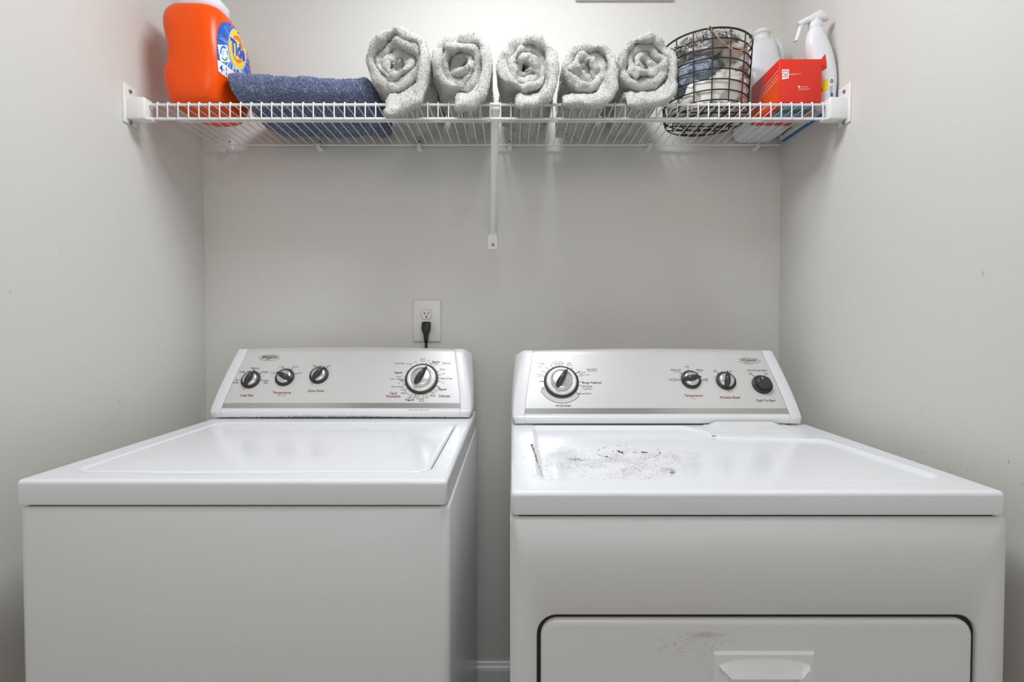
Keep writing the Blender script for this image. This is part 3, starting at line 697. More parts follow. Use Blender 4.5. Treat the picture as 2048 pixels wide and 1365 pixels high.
for s, x, y, sz, mi in (('Timed', 1081, 727.5, 4.2, 1), ('Dry', 1081, 733, 4.2, 2), ('60', 1102, 731, 3, 2), ('50', 1092.5, 736, 3, 2), ('40', 1085, 743, 3, 2), ('Heavy', 1078.5, 749.5, 3, 2), ('Dry', 1078.5, 753.5, 3, 2), ('Damp', 1108, 725, 3, 2),
                        ('Dry', 1110.5, 729, 3, 2), ('Tumble', 1118.5, 723.5, 3, 2), ('Press', 1118.5, 727.5, 3, 2), ('20', 1126.5, 727.5, 3, 2), ('Cool', 1138.5, 726.5, 3, 2), ('Down', 1138.5, 730.5, 3, 2),
                        ('AccuDry', 1184, 739, 4.2, 1), ('SENSOR SYSTEM', 1184, 743, 1.8, 2), ('Jeans', 1166, 745, 3, 2), ('Very Dry', 1171, 750, 3.2, 2), ('Energy Preferred', 1183.5, 765.8, 3.9, 0),
                        ('Delicate', 1176.5, 773, 3.4, 0), ('Less Dry', 1176, 778, 3.4, 0), ('Cool Down', 1171, 787.5, 3.5, 0), ('Wrinkle Shield', 1126, 812, 3.6, 0)):
    text_px(mk, s, x, y, sz, pj, mi, bold=.016 if s in ('Energy Preferred', 'Wrinkle Shield') else 0)
mk.build('dial_markings', INKS(), panel)
knob(panel, 1381.5, 760, fr, .0258, 'small', math.radians(-80))
knob(panel, 1451.5, 762.5, fr, .0258, 'small', math.radians(-15))
knob(panel, 1524, 770, fr, .0262, 'button', math.radians(22), 'start_button')
knob(panel, 1122.5, 764.5, fr, .0455, 'big', math.radians(-30), 'cycle_dial')

# ------------------------------------------------------------------ outlet and cord
yo = YB; a = at(827, 601, yo); b_ = at(882, 684, yo); cx = (a.x+b_.x)/2; cz = (a.z+b_.z)/2
outlet = empty('wall_outlet', (cx, yo, cz)); tag(outlet, 'off-white duplex wall outlet above the washing machine with one plug in it', 'outlet')
q = MB(); q.box((a.x, yo-.006, b_.z), (b_.x, yo+.0, a.z), .0035, seg=3); q.build('cover_plate', M['outlet'], outlet)
for k, py in enumerate((629, 657)):
    c = at(853, py, yo-.006); q = MB(); R = []
    for s, dy in ((1.03, .0), (1.03, -.0004), (1.0, -.0004), (.99, .0004), (.97, -.0012), (.02, -.0012)):
        ring = []
        for t in range(48):
            an = t*PI/24; x = .0172*math.cos(an); z = max(-.0138, min(.0138, .0172*math.sin(an))); ring.append((c.x+x*s, c.y+dy, c.z+z*s))
        R.append(ring)
    for r_, (i0, i1) in enumerate(((0, 1), (1, 2), (2, 3), (3, 4), (4, 5))): q.grid([R[i0], R[i1]], 1 if i0 in (1, 2) else 0, closed_v=True, smooth=False)
    q.add(R[-1], [tuple(range(48))], 0, False)
    for dx, hh in ((-.0062, .0078), (.0062, .0062)): q.box((c.x+dx-.0011, c.y-.0016, c.z+.0025-hh/2), (c.x+dx+.0011, c.y-.0012, c.z+.0025+hh/2), 0, 1)
    q.lathe([(.0026, 0), (.0026, .0006), (.0001, .0006)], Matrix.Translation((c.x, c.y-.0011, c.z-.0075)) @ Matrix.Rotation(PI/2, 4, 'X'), 14, 1)
    q.build('receptacle', [M['outlet'], M['ink']], outlet)
q = MB(); c = at(853, 643, yo-.006); q.lathe([(.003, 0), (.003, .0008), (.0005, .001)], Matrix.Translation((c.x, c.y+.0002, c.z)) @ Matrix.Rotation(PI/2, 4, 'X'), 16); q.build('screw', M['bezel'], outlet)
c = at(852, 655, yo-.02)
cord = empty('power_cord', (c.x, yo-.008, c.z)); tag(cord, 'black power plug and cord in the lower socket, running down behind the washing machine', 'power cord')
q = MB(); R = []
for z, hw, y0_, y1_ in ((.0165, .0105, .012, .0078), (.0155, .0130, .020, .0075), (.008, .0132, .026, .0075), (-.004, .0130, .029, .0075), (-.010, .0120, .029, .0085), (-.018, .0085, .0275, .012), (-.030, .0065, .026, .0145), (-.045, .0055, .0245, .0150), (-.047, .004, .023, .016)):
    ring = []
    for t in range(24):
        an = t*PI/12; e = .55; sx = math.copysign(abs(math.cos(an))**e, math.cos(an)); sy = math.copysign(abs(math.sin(an))**e, math.sin(an))
        ym = yo-(y0_+y1_)/2; ring.append((c.x+hw*sx, ym-(y0_-y1_)/2*sy, c.z+z))
    R.append(ring)
q.rings(R); q.build('plug', M['black'], cord)
q = MB(); zz = c.z-.045
for dx in (-.0016, .0016):
    q.tube([(c.x+dx, yo-.0195, zz), (c.x+dx-.0005, yo-.019, zz-.02), (c.x+dx-.001, yo-.018, zz-.06), (c.x+dx+.01, yo-.0165, zz-.2), (c.x+.03+dx, yo-.016, zz-.45)], .0024, 8)
q.build('cord', M['black'], cord)

# ------------------------------------------------------------------ wire shelf
pf = at(296, 207, 1.281); ZS = pf.z - .0035            # centre height of front rail
YR = 1.281
ZD = ZS+.0045                                           # deck surface (top of wires)
shelf = empty('wire_shelf', (-.05, 1.43, ZS)); tag(shelf, 'white wire wall shelf above the appliances carrying towels and laundry supplies', 'shelf')
xs0 = at(290, 207, YR).x; xs1 = at(1664, 207, YR).x
zl_ = at(1000, 238, YR).z
q = MB(); q.tube([(xs0, YR, ZS), (xs1, YR, ZS)], .0033, 12); q.tube([(xs0-.002, YR, zl_), (xs1+.004, YR, zl_)], .0036, 12); q.build('front_rail', M['wire'], shelf)
x = at(296, 207, YR).x; stepx = (at(1644, 207, YR).x-x)/65.0; q = MB(); wires_x = []
while x < xs1-.004:
    q.tube([(x, YR-.0045, zl_-.002), (x, YR-.0047, ZS+.001), (x, YR-.0035, ZS+.0043), (x, YR, ZS+.0052), (x, YR+.006, ZS+.0048), (x, 1.563, ZS+.0042)], .0016, 6); wires_x.append(x); x += stepx
q.build('deck_wires', M['wire'], shelf)
ys = 1.385
q = MB(); q.tube([(at(362, 248, ys).x, ys, ZS), (at(1620, 248, ys).x, ys, ZS)], .0026, 8); q.build('middle_rod', M['wire'], shelf)
q = MB(); q.tube([(at(424, 290, 1.563).x, 1.563, ZS), (at(1561, 290, 1.563).x, 1.563, ZS)], .0028, 8); q.build('back_rod', M['wire'], shelf)
for px in (456, 638, 838, 1020, 1299, 1514):
    p = at(px, 288, 1.563); q = MB(); q.box((p.x-.008, YB-.006, ZS-.014), (p.x+.008, YB, ZS+.003), .002)
    q.box((p.x-.006, YB-.026, ZS-.012), (p.x+.006, YB-.004, ZS-.0045), .002); q.box((p.x-.006, YB-.026, ZS-.012), (p.x+.006, YB-.021, ZS+.003), .002)
    q.box((p.x-.005, YB-.004, ZS), (p.x+.005, YB, ZS+.020), .0015)
    q.lathe([(.0035, 0), (.0035, .001), (.001, .0015)], Matrix.Translation((p.x, YB-.004, ZS+.014)) @ Matrix.Rotation(PI/2, 4, 'X'), 12, 1)
    q.build('wall_clip', [M['bracket'], M['screw']], shelf)
for side in (0, 1):
    sg = 1 if side == 0 else -1; xw = XL if side == 0 else XR
    ztop = ZS+.046; zbot = ZS-.062
    q = MB(); q.box((min(xw, xw+sg*.004), 1.2545, zbot+.012), (max(xw, xw+sg*.004), 1.300, ztop-.002), .0015)
    xa, xb = sorted((xw+sg*.003, xw+sg*.047)); q.box((xa, 1.262, ZS-.040), (xb, 1.294, ZS+.012), .003)
    xa, xb = sorted((xw+sg*.044, xw+sg*.058)); q.box((xa, 1.268, zl_-.0065), (xb, 1.290, zl_-.0035), .001)
    br = q.build('end_bracket', M['bracket'], shelf)
    for zz in (ZS+.030, ZS-.046):
        q = MB(); m4 = Matrix.Translation((xw+sg*.004, 1.275, zz)) @ Matrix.Rotation(sg*PI/2, 4, 'Y')
        q.lathe([(.0045, 0), (.0045, .002), (.0025, .0035), (.0005, .0035)], m4, 14)
        q.build('screw', M['screw'], br)
# support brace from the front rail down to the wall
a = Vector((at(990.5, 207, YR).x, YR+.002, ZS-.004)); wb = at(985, 470, YB-.004); b_ = Vector((at(985.5, 462, 1.572).x, 1.572, at(985.5, 462, 1.572).z))
q = MB(); R = []; dr = (b_-a).normalized(); up = Vector((1, 0, 0)).cross(dr).normalized()
for t in [0, .05, .3, .6, .9, 1]:
    c = a.lerp(b_, t); wd = .0105-.003*t; th = .006-.001*t
    R.append([c+Vector((wd*sx, 0, 0))+up*th*sy for sx, sy in ((-1, -.5), (-.75, -1), (.75, -1), (1, -.5), (1, .5), (.75, 1), (-.75, 1), (-1, .5))])
q.rings(R)
p1 = at(985, 472, YB-.003); p2 = at(985, 499, YB-.003)
q.grid([[(p1.x-.0080, YB-.0055, p1.z+.012), (p1.x+.0080, YB-.0055, p1.z+.012)], [(p1.x-.0125, YB-.0035, p1.z), (p1.x+.0125, YB-.0035, p1.z)], [(p1.x-.0155, YB-.003, p2.z+.006), (p1.x+.0150, YB-.003, p2.z+.006)], [(p1.x-.0150, YB-.003, p2.z), (p1.x+.0145, YB-.003, p2.z)], [(p1.x-.0150, YB, p2.z), (p1.x+.0145, YB, p2.z)]], smooth=False)
q.box((p1.x-.0148, YB-.0029, p2.z+.0005), (p1.x+.0143, YB, p1.z), .0005)
q.box((a.x-.011, YR-.001, ZS-.012), (a.x+.011, YR+.006, ZS+.006), .001)
br = q.build('support_brace', M['wire'], shelf)
c = at(986, 490, YB-.004); q = MB(); q.lathe([(.0042, 0), (.0042, .001), (.002, .002), (.0005, .002)], Matrix.Translation((c.x, YB-.003, c.z)) @ Matrix.Rotation(PI/2, 4, 'X'), 14); q.build('screw', M['screw'], br)

# panel whose lower edge shows at the very top
a = at(1150, 3, YB); b2 = at(1345, 3, YB)
q = MB(); q.box((a.x, YB-.014, a.z), (b2.x, YB, a.z+.24), .003); o = q.build('wall_panel', M['trim'], origin=((a.x+b2.x)/2, YB, a.z)); tag(o, 'pale panel on the back wall above the towels, only its lower edge showing', 'panel')

ZD = ZS+.0068
# ------------------------------------------------------------------ detergent tub
lv = [  # z above deck, x0, x1, y0, y1, exponent
    (.000, -.838, -.745, 1.302, 1.436, 2.6), (.002, -.846, -.738, 1.294, 1.446, 2.8), (.008, -.854, -.729, 1.287, 1.455, 3.2), (.02, -.860, -.721, 1.282, 1.462, 3.6), (.05, -.866, -.716, 1.279, 1.466, 4.0), (.08, -.869, -.714, 1.278, 1.468, 4.2),
    (.090, -.868, -.713, 1.278, 1.468, 4.2), (.100, -.860, -.713, 1.278, 1.468, 4.2), (.112, -.857, -.713, 1.277, 1.468, 4.2), (.135, -.857, -.713, 1.277, 1.474, 4.2), (.155, -.859, -.714, 1.276, 1.475, 4.0), (.178, -.865, -.715, 1.277, 1.472, 4.0), (.198, -.8695, -.716, 1.278, 1.462, 3.8),
    (.214, -.871, -.718, 1.280, 1.449, 3.6), (.230, -.869, -.721, 1.284, 1.430, 3.4), (.242, -.863, -.727, 1.290, 1.410, 3.2), (.252, -.853, -.736, 1.298, 1.390, 3.0), (.258, -.841, -.748, 1.305, 1.372, 2.8)]
def superring(x0, x1, y0, y1, z, e, n=96):
    r = []
    for t in range(n):
        a = 2*PI*t/n; ca, sa = math.cos(a), math.sin(a)
        r.append(Vector(((x0+x1)/2+(x1-x0)/2*math.copysign(abs(ca)**(2/e), ca), (y0+y1)/2+(y1-y0)/2*math.copysign(abs(sa)**(2/e), sa), z)))
    return r
tub = empty('detergent_tub', (-.797, 1.37, ZD)); tag(tub, 'tall orange laundry detergent tub with a blue and yellow label, leftmost on the shelf', 'detergent tub')
q = MB(); q.rings([superring(l[1], l[2], l[3], l[4], ZD+l[0], l[5]) for l in lv]); tb = q.bvh(); tubbody = q.build('tub_body', M['orange'], tub)
q = MB(); q.rings([superring(*s) for s in ((-.842, -.742, 1.296, 1.390, ZD+.243, 3), (-.848, -.733, 1.292, 1.397, ZD+.247, 3), (-.849, -.732, 1.292, 1.397, ZD+.272, 3), (-.842, -.740, 1.299, 1.390, ZD+.280, 3))]); q.build('lid', M['bottle'], tub)
sj = surf(tb, .0004); L5 = lambda x, y: (400+x/6.207, y/6.207); lab = MB()
outl = [(213, 740), (209, 640), (209, 520), (213, 420), (226, 345), (258, 292), (310, 270), (370, 290), (430, 345), (500, 430), (560, 530), (600, 620), (622, 720), (630, 860), (615, 960), (560, 1010), (470, 1020), (380, 990), (300, 948), (225, 885)]
O = [L5(*p) for p in outl]
dens = []
for p, p2 in zip(O, O[1:]+O[:1]):
    n = max(2, int(math.dist(p, p2)/1.1)); dens += [(p[0]+(p2[0]-p[0])*t/n, p[1]+(p2[1]-p[1])*t/n) for t in range(n)]
cen = L5(462, 613); rnd = random.Random(4); K = 8
for j in range(len(dens)):
    p, p2 = dens[j], dens[(j+1) % len(dens)]; mi0 = rnd.choice([0, 0, 1, 1, 2, 3]); cut = rnd.randint(3, 7)
    for k in range(K):
        f0_, f1_ = max(k, .05)/K, (k+1)/K
        pts = [(cen[0]+(p[0]-cen[0])*f0_, cen[1]+(p[1]-cen[1])*f0_), (cen[0]+(p2[0]-cen[0])*f0_, cen[1]+(p2[1]-cen[1])*f0_), (cen[0]+(p2[0]-cen[0])*f1_, cen[1]+(p2[1]-cen[1])*f1_), (cen[0]+(p[0]-cen[0])*f1_, cen[1]+(p[1]-cen[1])*f1_)]
        if k > cut: mi = rnd.choice([0, 1, 0])
        else: mi = mi0
        poly_px(lab, pts, sj, mi)
def ell(c, s, a0=0, a1=360, n=48, U=(103, 68), V=(0, -232)):
    return [L5(c[0]+s*(math.cos(math.radians(a0+(a1-a0)*i/n))*U[0]+math.sin(math.radians(a0+(a1-a0)*i/n))*V[0]), c[1]+s*(math.cos(math.radians(a0+(a1-a0)*i/n))*U[1]+math.sin(math.radians(a0+(a1-a0)*i/n))*V[1])) for i in range(n+1)]
ec = (462, 613)
fill_px(lab, ell(ec, 1.09)[:-1], sj, 6, .00015); fill_px(lab, ell(ec, 1.0)[:-1], sj, 4, .0003); fill_px(lab, ell(ec, .72)[:-1], sj, 5, .00045)
fill_px(lab, ell((452, 615), .52)[:-1], sj, 4, .0006)
wh = [L5(*p) for p in ((215, 742), (300, 795), (420, 890), (520, 960), (470, 1000), (380, 985), (300, 945), (227, 884))]; fill_px(lab, wh, sj, 7, .0002)
for p, p2 in (((228, 893), (300, 943)), ): line_px(lab, L5(*p), L5(*p2), 1.0, lambda x, y, e=0: sj(x, y, .0004), 0)
fill_px(lab, [L5(*p) for p in ((217, 556), (335, 560), (372, 776), (252, 768))], sj, 7, .0002)
UU, VV = (48, 22), (0, -92)
def ringpx(c, s0, s1, a0, a1, mi, ex, U=UU, V=VV, n=14):
    A = ell(c, s0, a0, a1, n, U, V); B = ell(c, s1, a0, a1, n, U, V)
    for i in range(n): poly_px(lab, [A[i], A[i+1], B[i+1], B[i]], sj, mi, ex)
ringpx((298, 665), .72, 1.05, 60, 200, 1, .0004); ringpx((298, 665), .74, 1.0, 230, 340, 8, .0004); ringpx((298, 665), .74, 1.0, 0, 40, 8, .0004); ringpx((298, 665), .25, .45, 90, 250, 2, .0004)
bz = (.80, .60)
text_px(lab, '4·1', *L5(285, 862), 15, lambda x, y: sj(x, y, .0005), 0, U=(.62, .42), V=(.0, -1.0), bold=.01)
text_px(lab, 'PODS', *L5(490, 905), 13, lambda x, y: sj(x, y, .0005), 7, U=(.62, .50), V=(.0, -1.0), bold=.02)
TU, TV = (.43, .31), (-.06, -1.12)
text_px(lab, 'Tide', *L5(462, 612), 25.0, lambda x, y: sj(x, y, .0008), 7, U=TU, V=TV, bold=.085)
text_px(lab, 'Tide', *L5(462, 612), 25.0, lambda x, y: sj(x, y, .0011), 0, U=TU, V=TV, bold=.045)
lab.build('label', [M['tide_blue'], M['blue2'], M['blue3'], M['blue4'], M['yellow'], M['orange_print'], M['silver_print'], M['white_print'], M['green_print']], tubbody)

# ------------------------------------------------------------------ folded blue towel
rng = np.random.default_rng(21)
def layer_towel():
    """thick folded slab: closed section in Y-Z swept along X, big rounded fold in front"""
    mb = MB(); xa, xb = -.705, -.352; NX, NT = 190, 150; P = np.zeros((NX, NT, 3))
    ya, yb = 1.288, 1.566; zb = ZD
    for i in range(NX):
        u = i/(NX-1); x = xa+(xb-xa)*u
        h = .094-.016*u+.004*math.sin(u*7+.5)+.004*math.exp(-((u-.55)/.06)**2)
        e = min(u, 1-u); rr = math.sqrt(max(0, 1-(1-min(e/.045, 1))**2))
        xx = x
        for j in range(NT):
            a = 2*PI*j/NT; ca, sa = math.cos(a), math.sin(a); n_ = 3.3
            yy = (ya+yb)/2+(yb-ya)/2*math.copysign(abs(ca)**(2/n_), ca)*(.80+.20*rr)
            zz = zb+h/2+h/2*math.copysign(abs(sa)**(2/2.6), sa)*(.25+.75*rr)
            xs_ = xx+(.016*(zz-zb)/h*(-1) + .028*(1-(zz-zb)/h))*(1-u)*1.0*(1-u)**3
            P[i, j] = (xs_, yy, zz)
    N = normals_grid(P); N[:, -1] = N[:, -2]
    d = fbm(P, 22, 3, 3)*.0045+fbm(P, 200, 9, 2)*.0008
    # sag folds
    d -= .006*np.exp(-((P[..., 2]-zb-.040-.006*np.sin(P[..., 0]*20))/.0035)**2)*(P[..., 1] > 1.36)
    if N[NX//2, NT//4, 2] < 0: N = -N
    P = P+N*d[..., None]; P[..., 2] = np.maximum(P[..., 2], zb+.0002)
    mb.add(P.reshape(-1, 3).tolist(), grid_faces(NX, NT, cv=True), 0)
    mb.add(P[0].tolist(), [tuple(range(NT))], 0); mb.add(P[-1].tolist(), [tuple(range(NT))[::-1]], 0)
    tufts(mb, P, N, 120000, .0020, .0013, rng, [0, 1, 1, 2], curl=1.3)
    return mb
o = layer_towel().build('folded_towel', [M['blue'], M['blue_fuzz'], M['blue_fuzz_light']], origin=(-.53, 1.39, ZD)); tag(o, 'thick folded blue bath towel between the orange tub and the rolled towels', 'towel')

# ------------------------------------------------------------------ rolled grey towels
def rolled(px, pyc, R, seed, turns, endlen, squash=1., yf=1.255, yb=1.535, flap=.030, rot=0., warp=.008, lean=0.):
    rng = np.random.default_rng(seed); c = at(px, pyc, yf+.01); cx = c.x
    h = .0088; pitch = .0196; turns = (R-h-.007)/pitch+.05
    # centre line of the cloth: from the outer end under the roll, round and inwards
    pts = []; r0 = R-h
    n1 = 14
    for i in range(n1): pts.append((-endlen*(1-i/n1), -r0, 0., 1.))             # flat tail towards the left
    NT = int(turns*64)
    for i in range(NT+1):
        th = 2*PI*turns*i/NT; r = r0-pitch*max(0, (th-.3))/(2*PI); r = max(r, .004)
        a = -PI/2+th; pts.append((r*math.cos(a), r*math.sin(a), th, 0.))
    pts = np.array(pts); S = len(pts); XZ = pts[:, :2].copy(); TH = pts[:, 2]; TAIL = pts[:, 3]
    cz = ZD+R*squash
    # cross path: back outer -> front round -> back inner
    yl = [0, .08, .18, .3, .42, .54, .66, .76, .84, .9, .95, .98]; path = [(t, 1., 0) for t in yl]
    for k in range(1, 8): path.append((1., math.cos(PI*k/8), math.sin(PI*k/8)))
    path += [(t, -1., 0) for t in yl[::-1]]
    tang = np.gradient(XZ, axis=0); tang /= np.linalg.norm(tang, axis=1, keepdims=True)+1e-9
    nrm = np.stack([tang[:, 1], -tang[:, 0]], 1)        # outwards
    inner = np.clip(TH/(2*PI*turns), 0, 1)
    recess = .020*inner**.9*rng.uniform(.7, 1.2)+.008*np.sin(TH*1.3+rng.uniform(0, 6))*(inner > .15)+.006*vnoise(np.stack([TH*1.1, TH*0, TH*0+seed], 1), 1, seed)
    fw = sstep(2.3, .7, TH)                          # weight of the flap on the outer end
    yfs = yf+recess-.028*fw; yfs[TH < .1] += 0
    P = np.zeros((S, len(path), 3)); endfade = np.minimum(1, np.minimum(np.arange(S)/5., (S-1-np.arange(S))/4.))
    endfade = np.sqrt(np.clip(endfade, .02, 1))
    ybs = yb+.018*vnoise(np.stack([TH*1.4, TH*0, TH*0+3.3], 1), 1, seed+5)+.010*np.sin(TH*2+seed)
    for j, (t, sgn, bul) in enumerate(path):
        puff = 1+.25*sstep(.75, 1., t)
        off = (h*sgn*endfade*puff)[:, None]*nrm
        y = ybs+(yfs-ybs)*t-bul*h*.95*endfade
        x = XZ[:, 0]+off[:, 0]; z = XZ[:, 1]+off[:, 1]
        P[:, j, 0] = x; P[:, j, 1] = y; P[:, j, 2] = z
    # elliptical squash + tilt of the spiral face
    ca, sa = math.cos(rot), math.sin(rot)
    core = np.clip(1-np.hypot(P[..., 0], P[..., 2])/R, 0, 1)
    x, z = P[..., 0].copy(), P[..., 2].copy()
    q_ = np.stack([x, P[..., 1]*.35, z], -1)
    amp = warp*(.35+1.1*core)
    x = x+amp*fbm(q_, 26, seed+1, 2); z = z+amp*fbm(q_, 26, seed+2, 2)
    x2 = x*ca-z*sa; z2 = x*sa+z*ca
    mk_ = (TH < .8)[:, None]; x = np.where(mk_, x, x2) if False else x; z = z*squash
    P[..., 0] = cx+x; P[..., 2] = cz+z
    # flap hangs over the front rail
    fr_ = sstep(1.270, 1.226, P[..., 1])
    drop = flap*fr_*fw[:, None]*sstep(cz+.01, cz-.03, P[..., 2])
    P[..., 2] -= drop; P[..., 1] -= .006*fr_*fw[:, None]
    # rest on the wires
    m_ = P[..., 1] > 1.262
    P[..., 2] = np.where(m_, np.maximum(P[..., 2], ZD+.001+.003*np.abs(fbm(P, 60, seed, 2))), P[..., 2])
    P[..., 0] += lean*(P[..., 1]-yf)
    N = normals_grid(P)
    if N[20, 4].dot([nrm[20, 0], 0, nrm[20, 1]]) < 0: N = -N
    low = sstep(cz+.01, cz-.04, P[..., 2])*(P[..., 1] > 1.29)*(TH < 5)[:, None]
    d = fbm(P*np.array([1, .35, 1]), 48, seed+7, 3)*.0034+fbm(P, 230, seed+9, 2)*.0008-low*.006*(1-np.abs(fbm(P*np.array([1, .12, .3]), 42, seed+4, 2)))**6
    P = P+N*d[..., None]
    mb = MB(); S_, K_ = P.shape[:2]; mb.add(P.reshape(-1, 3).tolist(), grid_faces(S_, K_), 0)
    mb.add(P[0].tolist(), [tuple(range(K_))], 1, False); mb.add(P[-1].tolist(), [tuple(range(K_))[::-1]], 1, False)
    mb.add(np.stack([P[:, 0], P[:, -1]], 1).reshape(-1, 3).tolist(), grid_faces(S_, 2), 0)
    tufts(mb, P, N, 95000, .0017, .0011, rng, [2, 2, 0], curl=1.2)
    # hem along the outer end
    return mb, cx
spec = [(795, 127, .0850, 31, 2.95, .022, 1.00, dict(flap=.056, warp=.014, lean=.0), 'plump grey towel roll beside the blue towel, its centre loosely folded'),
        (919, 130, .0795, 47, 2.8, .006, 1.02, dict(flap=.050, warp=.013), 'grey towel roll just left of the shelf support brace, its corner flap pointing down'),
        (1051, 133, .0800, 52, 2.75, .026, .97, dict(flap=.040, warp=.012), 'grey towel roll just right of the shelf support brace, third of five'),
        (1176, 140, .0730, 64, 2.6, .060, .98, dict(flap=.040, warp=.011), 'shortest grey towel roll, second from the wire basket, tail spread to its left'),
        (1288, 134, .0755, 75, 2.65, .046, 1.04, dict(flap=.042, warp=.012), 'grey towel roll touching the black wire basket')]
for px, py, R_, seed, turns, el, sq, kw, label in spec:
    mb, cx = rolled(px, py, R_, seed, turns, el, sq, **kw)
    o = mb.build('rolled_towel', [M['towel'], M['hem'], M['towel_fuzz']], origin=(cx, 1.39, ZD)); tag(o, label, 'towel', 'rolled grey towels on the shelf')

# ------------------------------------------------------------------ wire basket
BX, BY = .519, 1.412; RB0, RB1, HB = .104, .115, at(1415, 53, 1.412-.119).z-ZD
basket = empty('wire_basket', (BX, BY, ZD)); tag(basket, 'black wire basket with rose gold handles, full of clothes, right of the towel rolls', 'basket')
q = MB(); NH = 9
def bpt(a, t, ex=0.): r = RB0+(RB1-RB0)*t+ex; return (BX+r*math.sin(a), BY-r*math.cos(a), ZD+.002+(HB-.002)*t)
hs = [0.0]+[.06+.94*i/7.6 for i in range(8)]; hs = [0, .085, .215, .35, .485, .62, .745, .87, 1.]
for t in hs: q.tube([bpt(2*PI*k/56, t) for k in range(56)], .0024 if t == 1 else .0017, 8, closed=True)
for k in range(16): a = 2*PI*(k+.47)/16; q.tube([bpt(a, t, .0022) for t in [0, .25, .5, .75, 1]], .0017, 7)
q.build('wire_frame', M['blackwire'], basket)
q = MB()
for i in range(7):
    v = -RB0*.9+i*RB0*.3; w_ = math.sqrt(max(RB0**2-v*v, 0)); q.tube([(BX-w_, BY+v, ZD+.0022), (BX+w_, BY+v, ZD+.0022)], .0017, 6); q.tube([(BX+v, BY-w_, ZD+.004), (BX+v, BY+w_, ZD+.004)], .0017, 6)
q.tube([(BX+RB0*.6*math.cos(t*PI/16), BY+RB0*.6*math.sin(t*PI/16), ZD+.002) for t in range(32)], .0017, 6, closed=True)
q.build('base_grid', M['blackwire'], basket)
for hk, (a0, a1) in enumerate(((math.asin((at(1421, 52, BY-RB1).x-BX)/RB1), math.radians(50)), (math.radians(182), math.radians(232)))):
    A = Vector(bpt(a0, 1.0)); B = Vector(bpt(a1, 1.0)); q = MB(); pts = []
    outd = Vector((math.sin((a0+a1)/2), -math.cos((a0+a1)/2), 0))
    for i in range(25):
        t = i/24; p = A.lerp(B, t); s = math.sin(PI*t)**.75; pts.append(p+Vector((0, 0, -.054*s-.002))+outd*(.004+.018*s))
    q.tube(pts, .0018, 8)
    for e in (A, B): q.tube([e+Vector((.0045*math.cos(t*PI/8), 0, .0045*math.sin(t*PI/8))) for t in range(16)], .0013, 6, closed=True)
    q.build('handle', M['copper'], basket)
# clothes inside
def cloth_lump(name, px, py, Y, rx, ry, rz, seed, mats, label, amp=.25, freq=26, ridge=True, tilt=(0, 0, 0), cat='clothing', fringe=0, zmin=.008):
    c = at(px, py, Y); n, k = 130, 96; U, V = np.meshgrid(np.linspace(0, 2*PI, n, endpoint=False), np.linspace(.02, PI-.02, k), indexing='ij')
    D = np.stack([np.sin(V)*np.cos(U), np.sin(V)*np.sin(U), np.cos(V)], -1); rr = np.array([rx, ry, rz])
    P = D*rr
    w1 = fbm(P+seed, freq*.6, seed, 2)[..., None]*np.array([.02, .02, .02]); f = fbm(P+w1+seed*.3, freq, seed+3, 3)
    if ridge: f = (1-2*np.abs(f))
    f = f*amp+fbm(P, freq*3, seed+8, 2)*amp*.25
    P = P*(1+f[..., None]); eu = Matrix.Rotation(tilt[2], 3, 'Z') @ Matrix.Rotation(tilt[1], 3, 'Y') @ Matrix.Rotation(tilt[0], 3, 'X')
    P = P @ np.array(eu).T; P = P+np.array(c)
    # keep inside the basket
    t = np.clip((P[..., 2]-ZD)/HB, 0, 1); rl = RB0+(RB1-RB0)*t-.0045; dx, dy = P[..., 0]-BX, P[..., 1]-BY; r = np.hypot(dx, dy)+1e-9
    s = np.where(r > rl, rl/r, 1); P[..., 0] = BX+dx*s; P[..., 1] = BY+dy*s; P[..., 2] = np.maximum(P[..., 2], ZD+zmin)
    mb = MB(); mb.add(P.reshape(-1, 3).tolist(), grid_faces(n, k, cu=True), 0)
    mb.add(P[:, 0].tolist(), [tuple(range(n))], 0); mb.add(P[:, -1].tolist(), [tuple(range(n))], 0)
    rg = random.Random(seed)
    for i in range(fringe):
        a = rg.uniform(PI, 2*PI); i0 = int(a/(2*PI)*n) % n; j0 = rg.randint(4, 46); p = Vector(P[i0, j0]); L = rg.uniform(.007, .014)
        d = Vector((rg.gauss(0, .6), -.35+rg.gauss(0, .3), rg.gauss(.25, .5))).normalized(); q1 = p+d*L*.5+Vector((0, 0, .002)); q2 = p+d*L+Vector((rg.gauss(0, .003), 0, -.003))
        mb.tube([p, q1, q2], [.0016, .0019, .0010], 5, 1 if len(mats) > 1 else 0)
    o = mb.build(name, mats, origin=c); tag(o, label, cat); return o
cloth_lump('fringed_scarf', 1398, 112, 1.40, .085, .07, .030, 5, [M['scarf'], M['fringe']], 'grey scarf with shaggy fringe on top inside the wire basket', .25, 24, tilt=(0, -.25, 0), cat='scarf', fringe=800)
cloth_lump('satin_top', 1462, 128, 1.385, .048, .055, .034, 9, [M['satin']], 'taupe satin garment by the right rim of the wire basket', .28, 22, tilt=(0, .3, 0))
cloth_lump('knit_sweater', 1390, 158, 1.385, .060, .070, .038, 14, [M['knit']], 'blue grey knit sweater on the left inside the wire basket', .14, 20, tilt=(0, -.35, 0), cat='sweater')
cloth_lump('beige_shirt', 1418, 205, 1.395, .095, .085, .058, 23, [M['beige']], 'beige cotton shirt filling the lower part of the wire basket', .17, 18, tilt=(0, -.3, 0), cat='shirt')
cloth_lump('pink_garment', 1478, 218, 1.38, .024, .03, .035, 31, [M['pink']], 'small pink garment low on the right inside the wire basket', .25, 30)

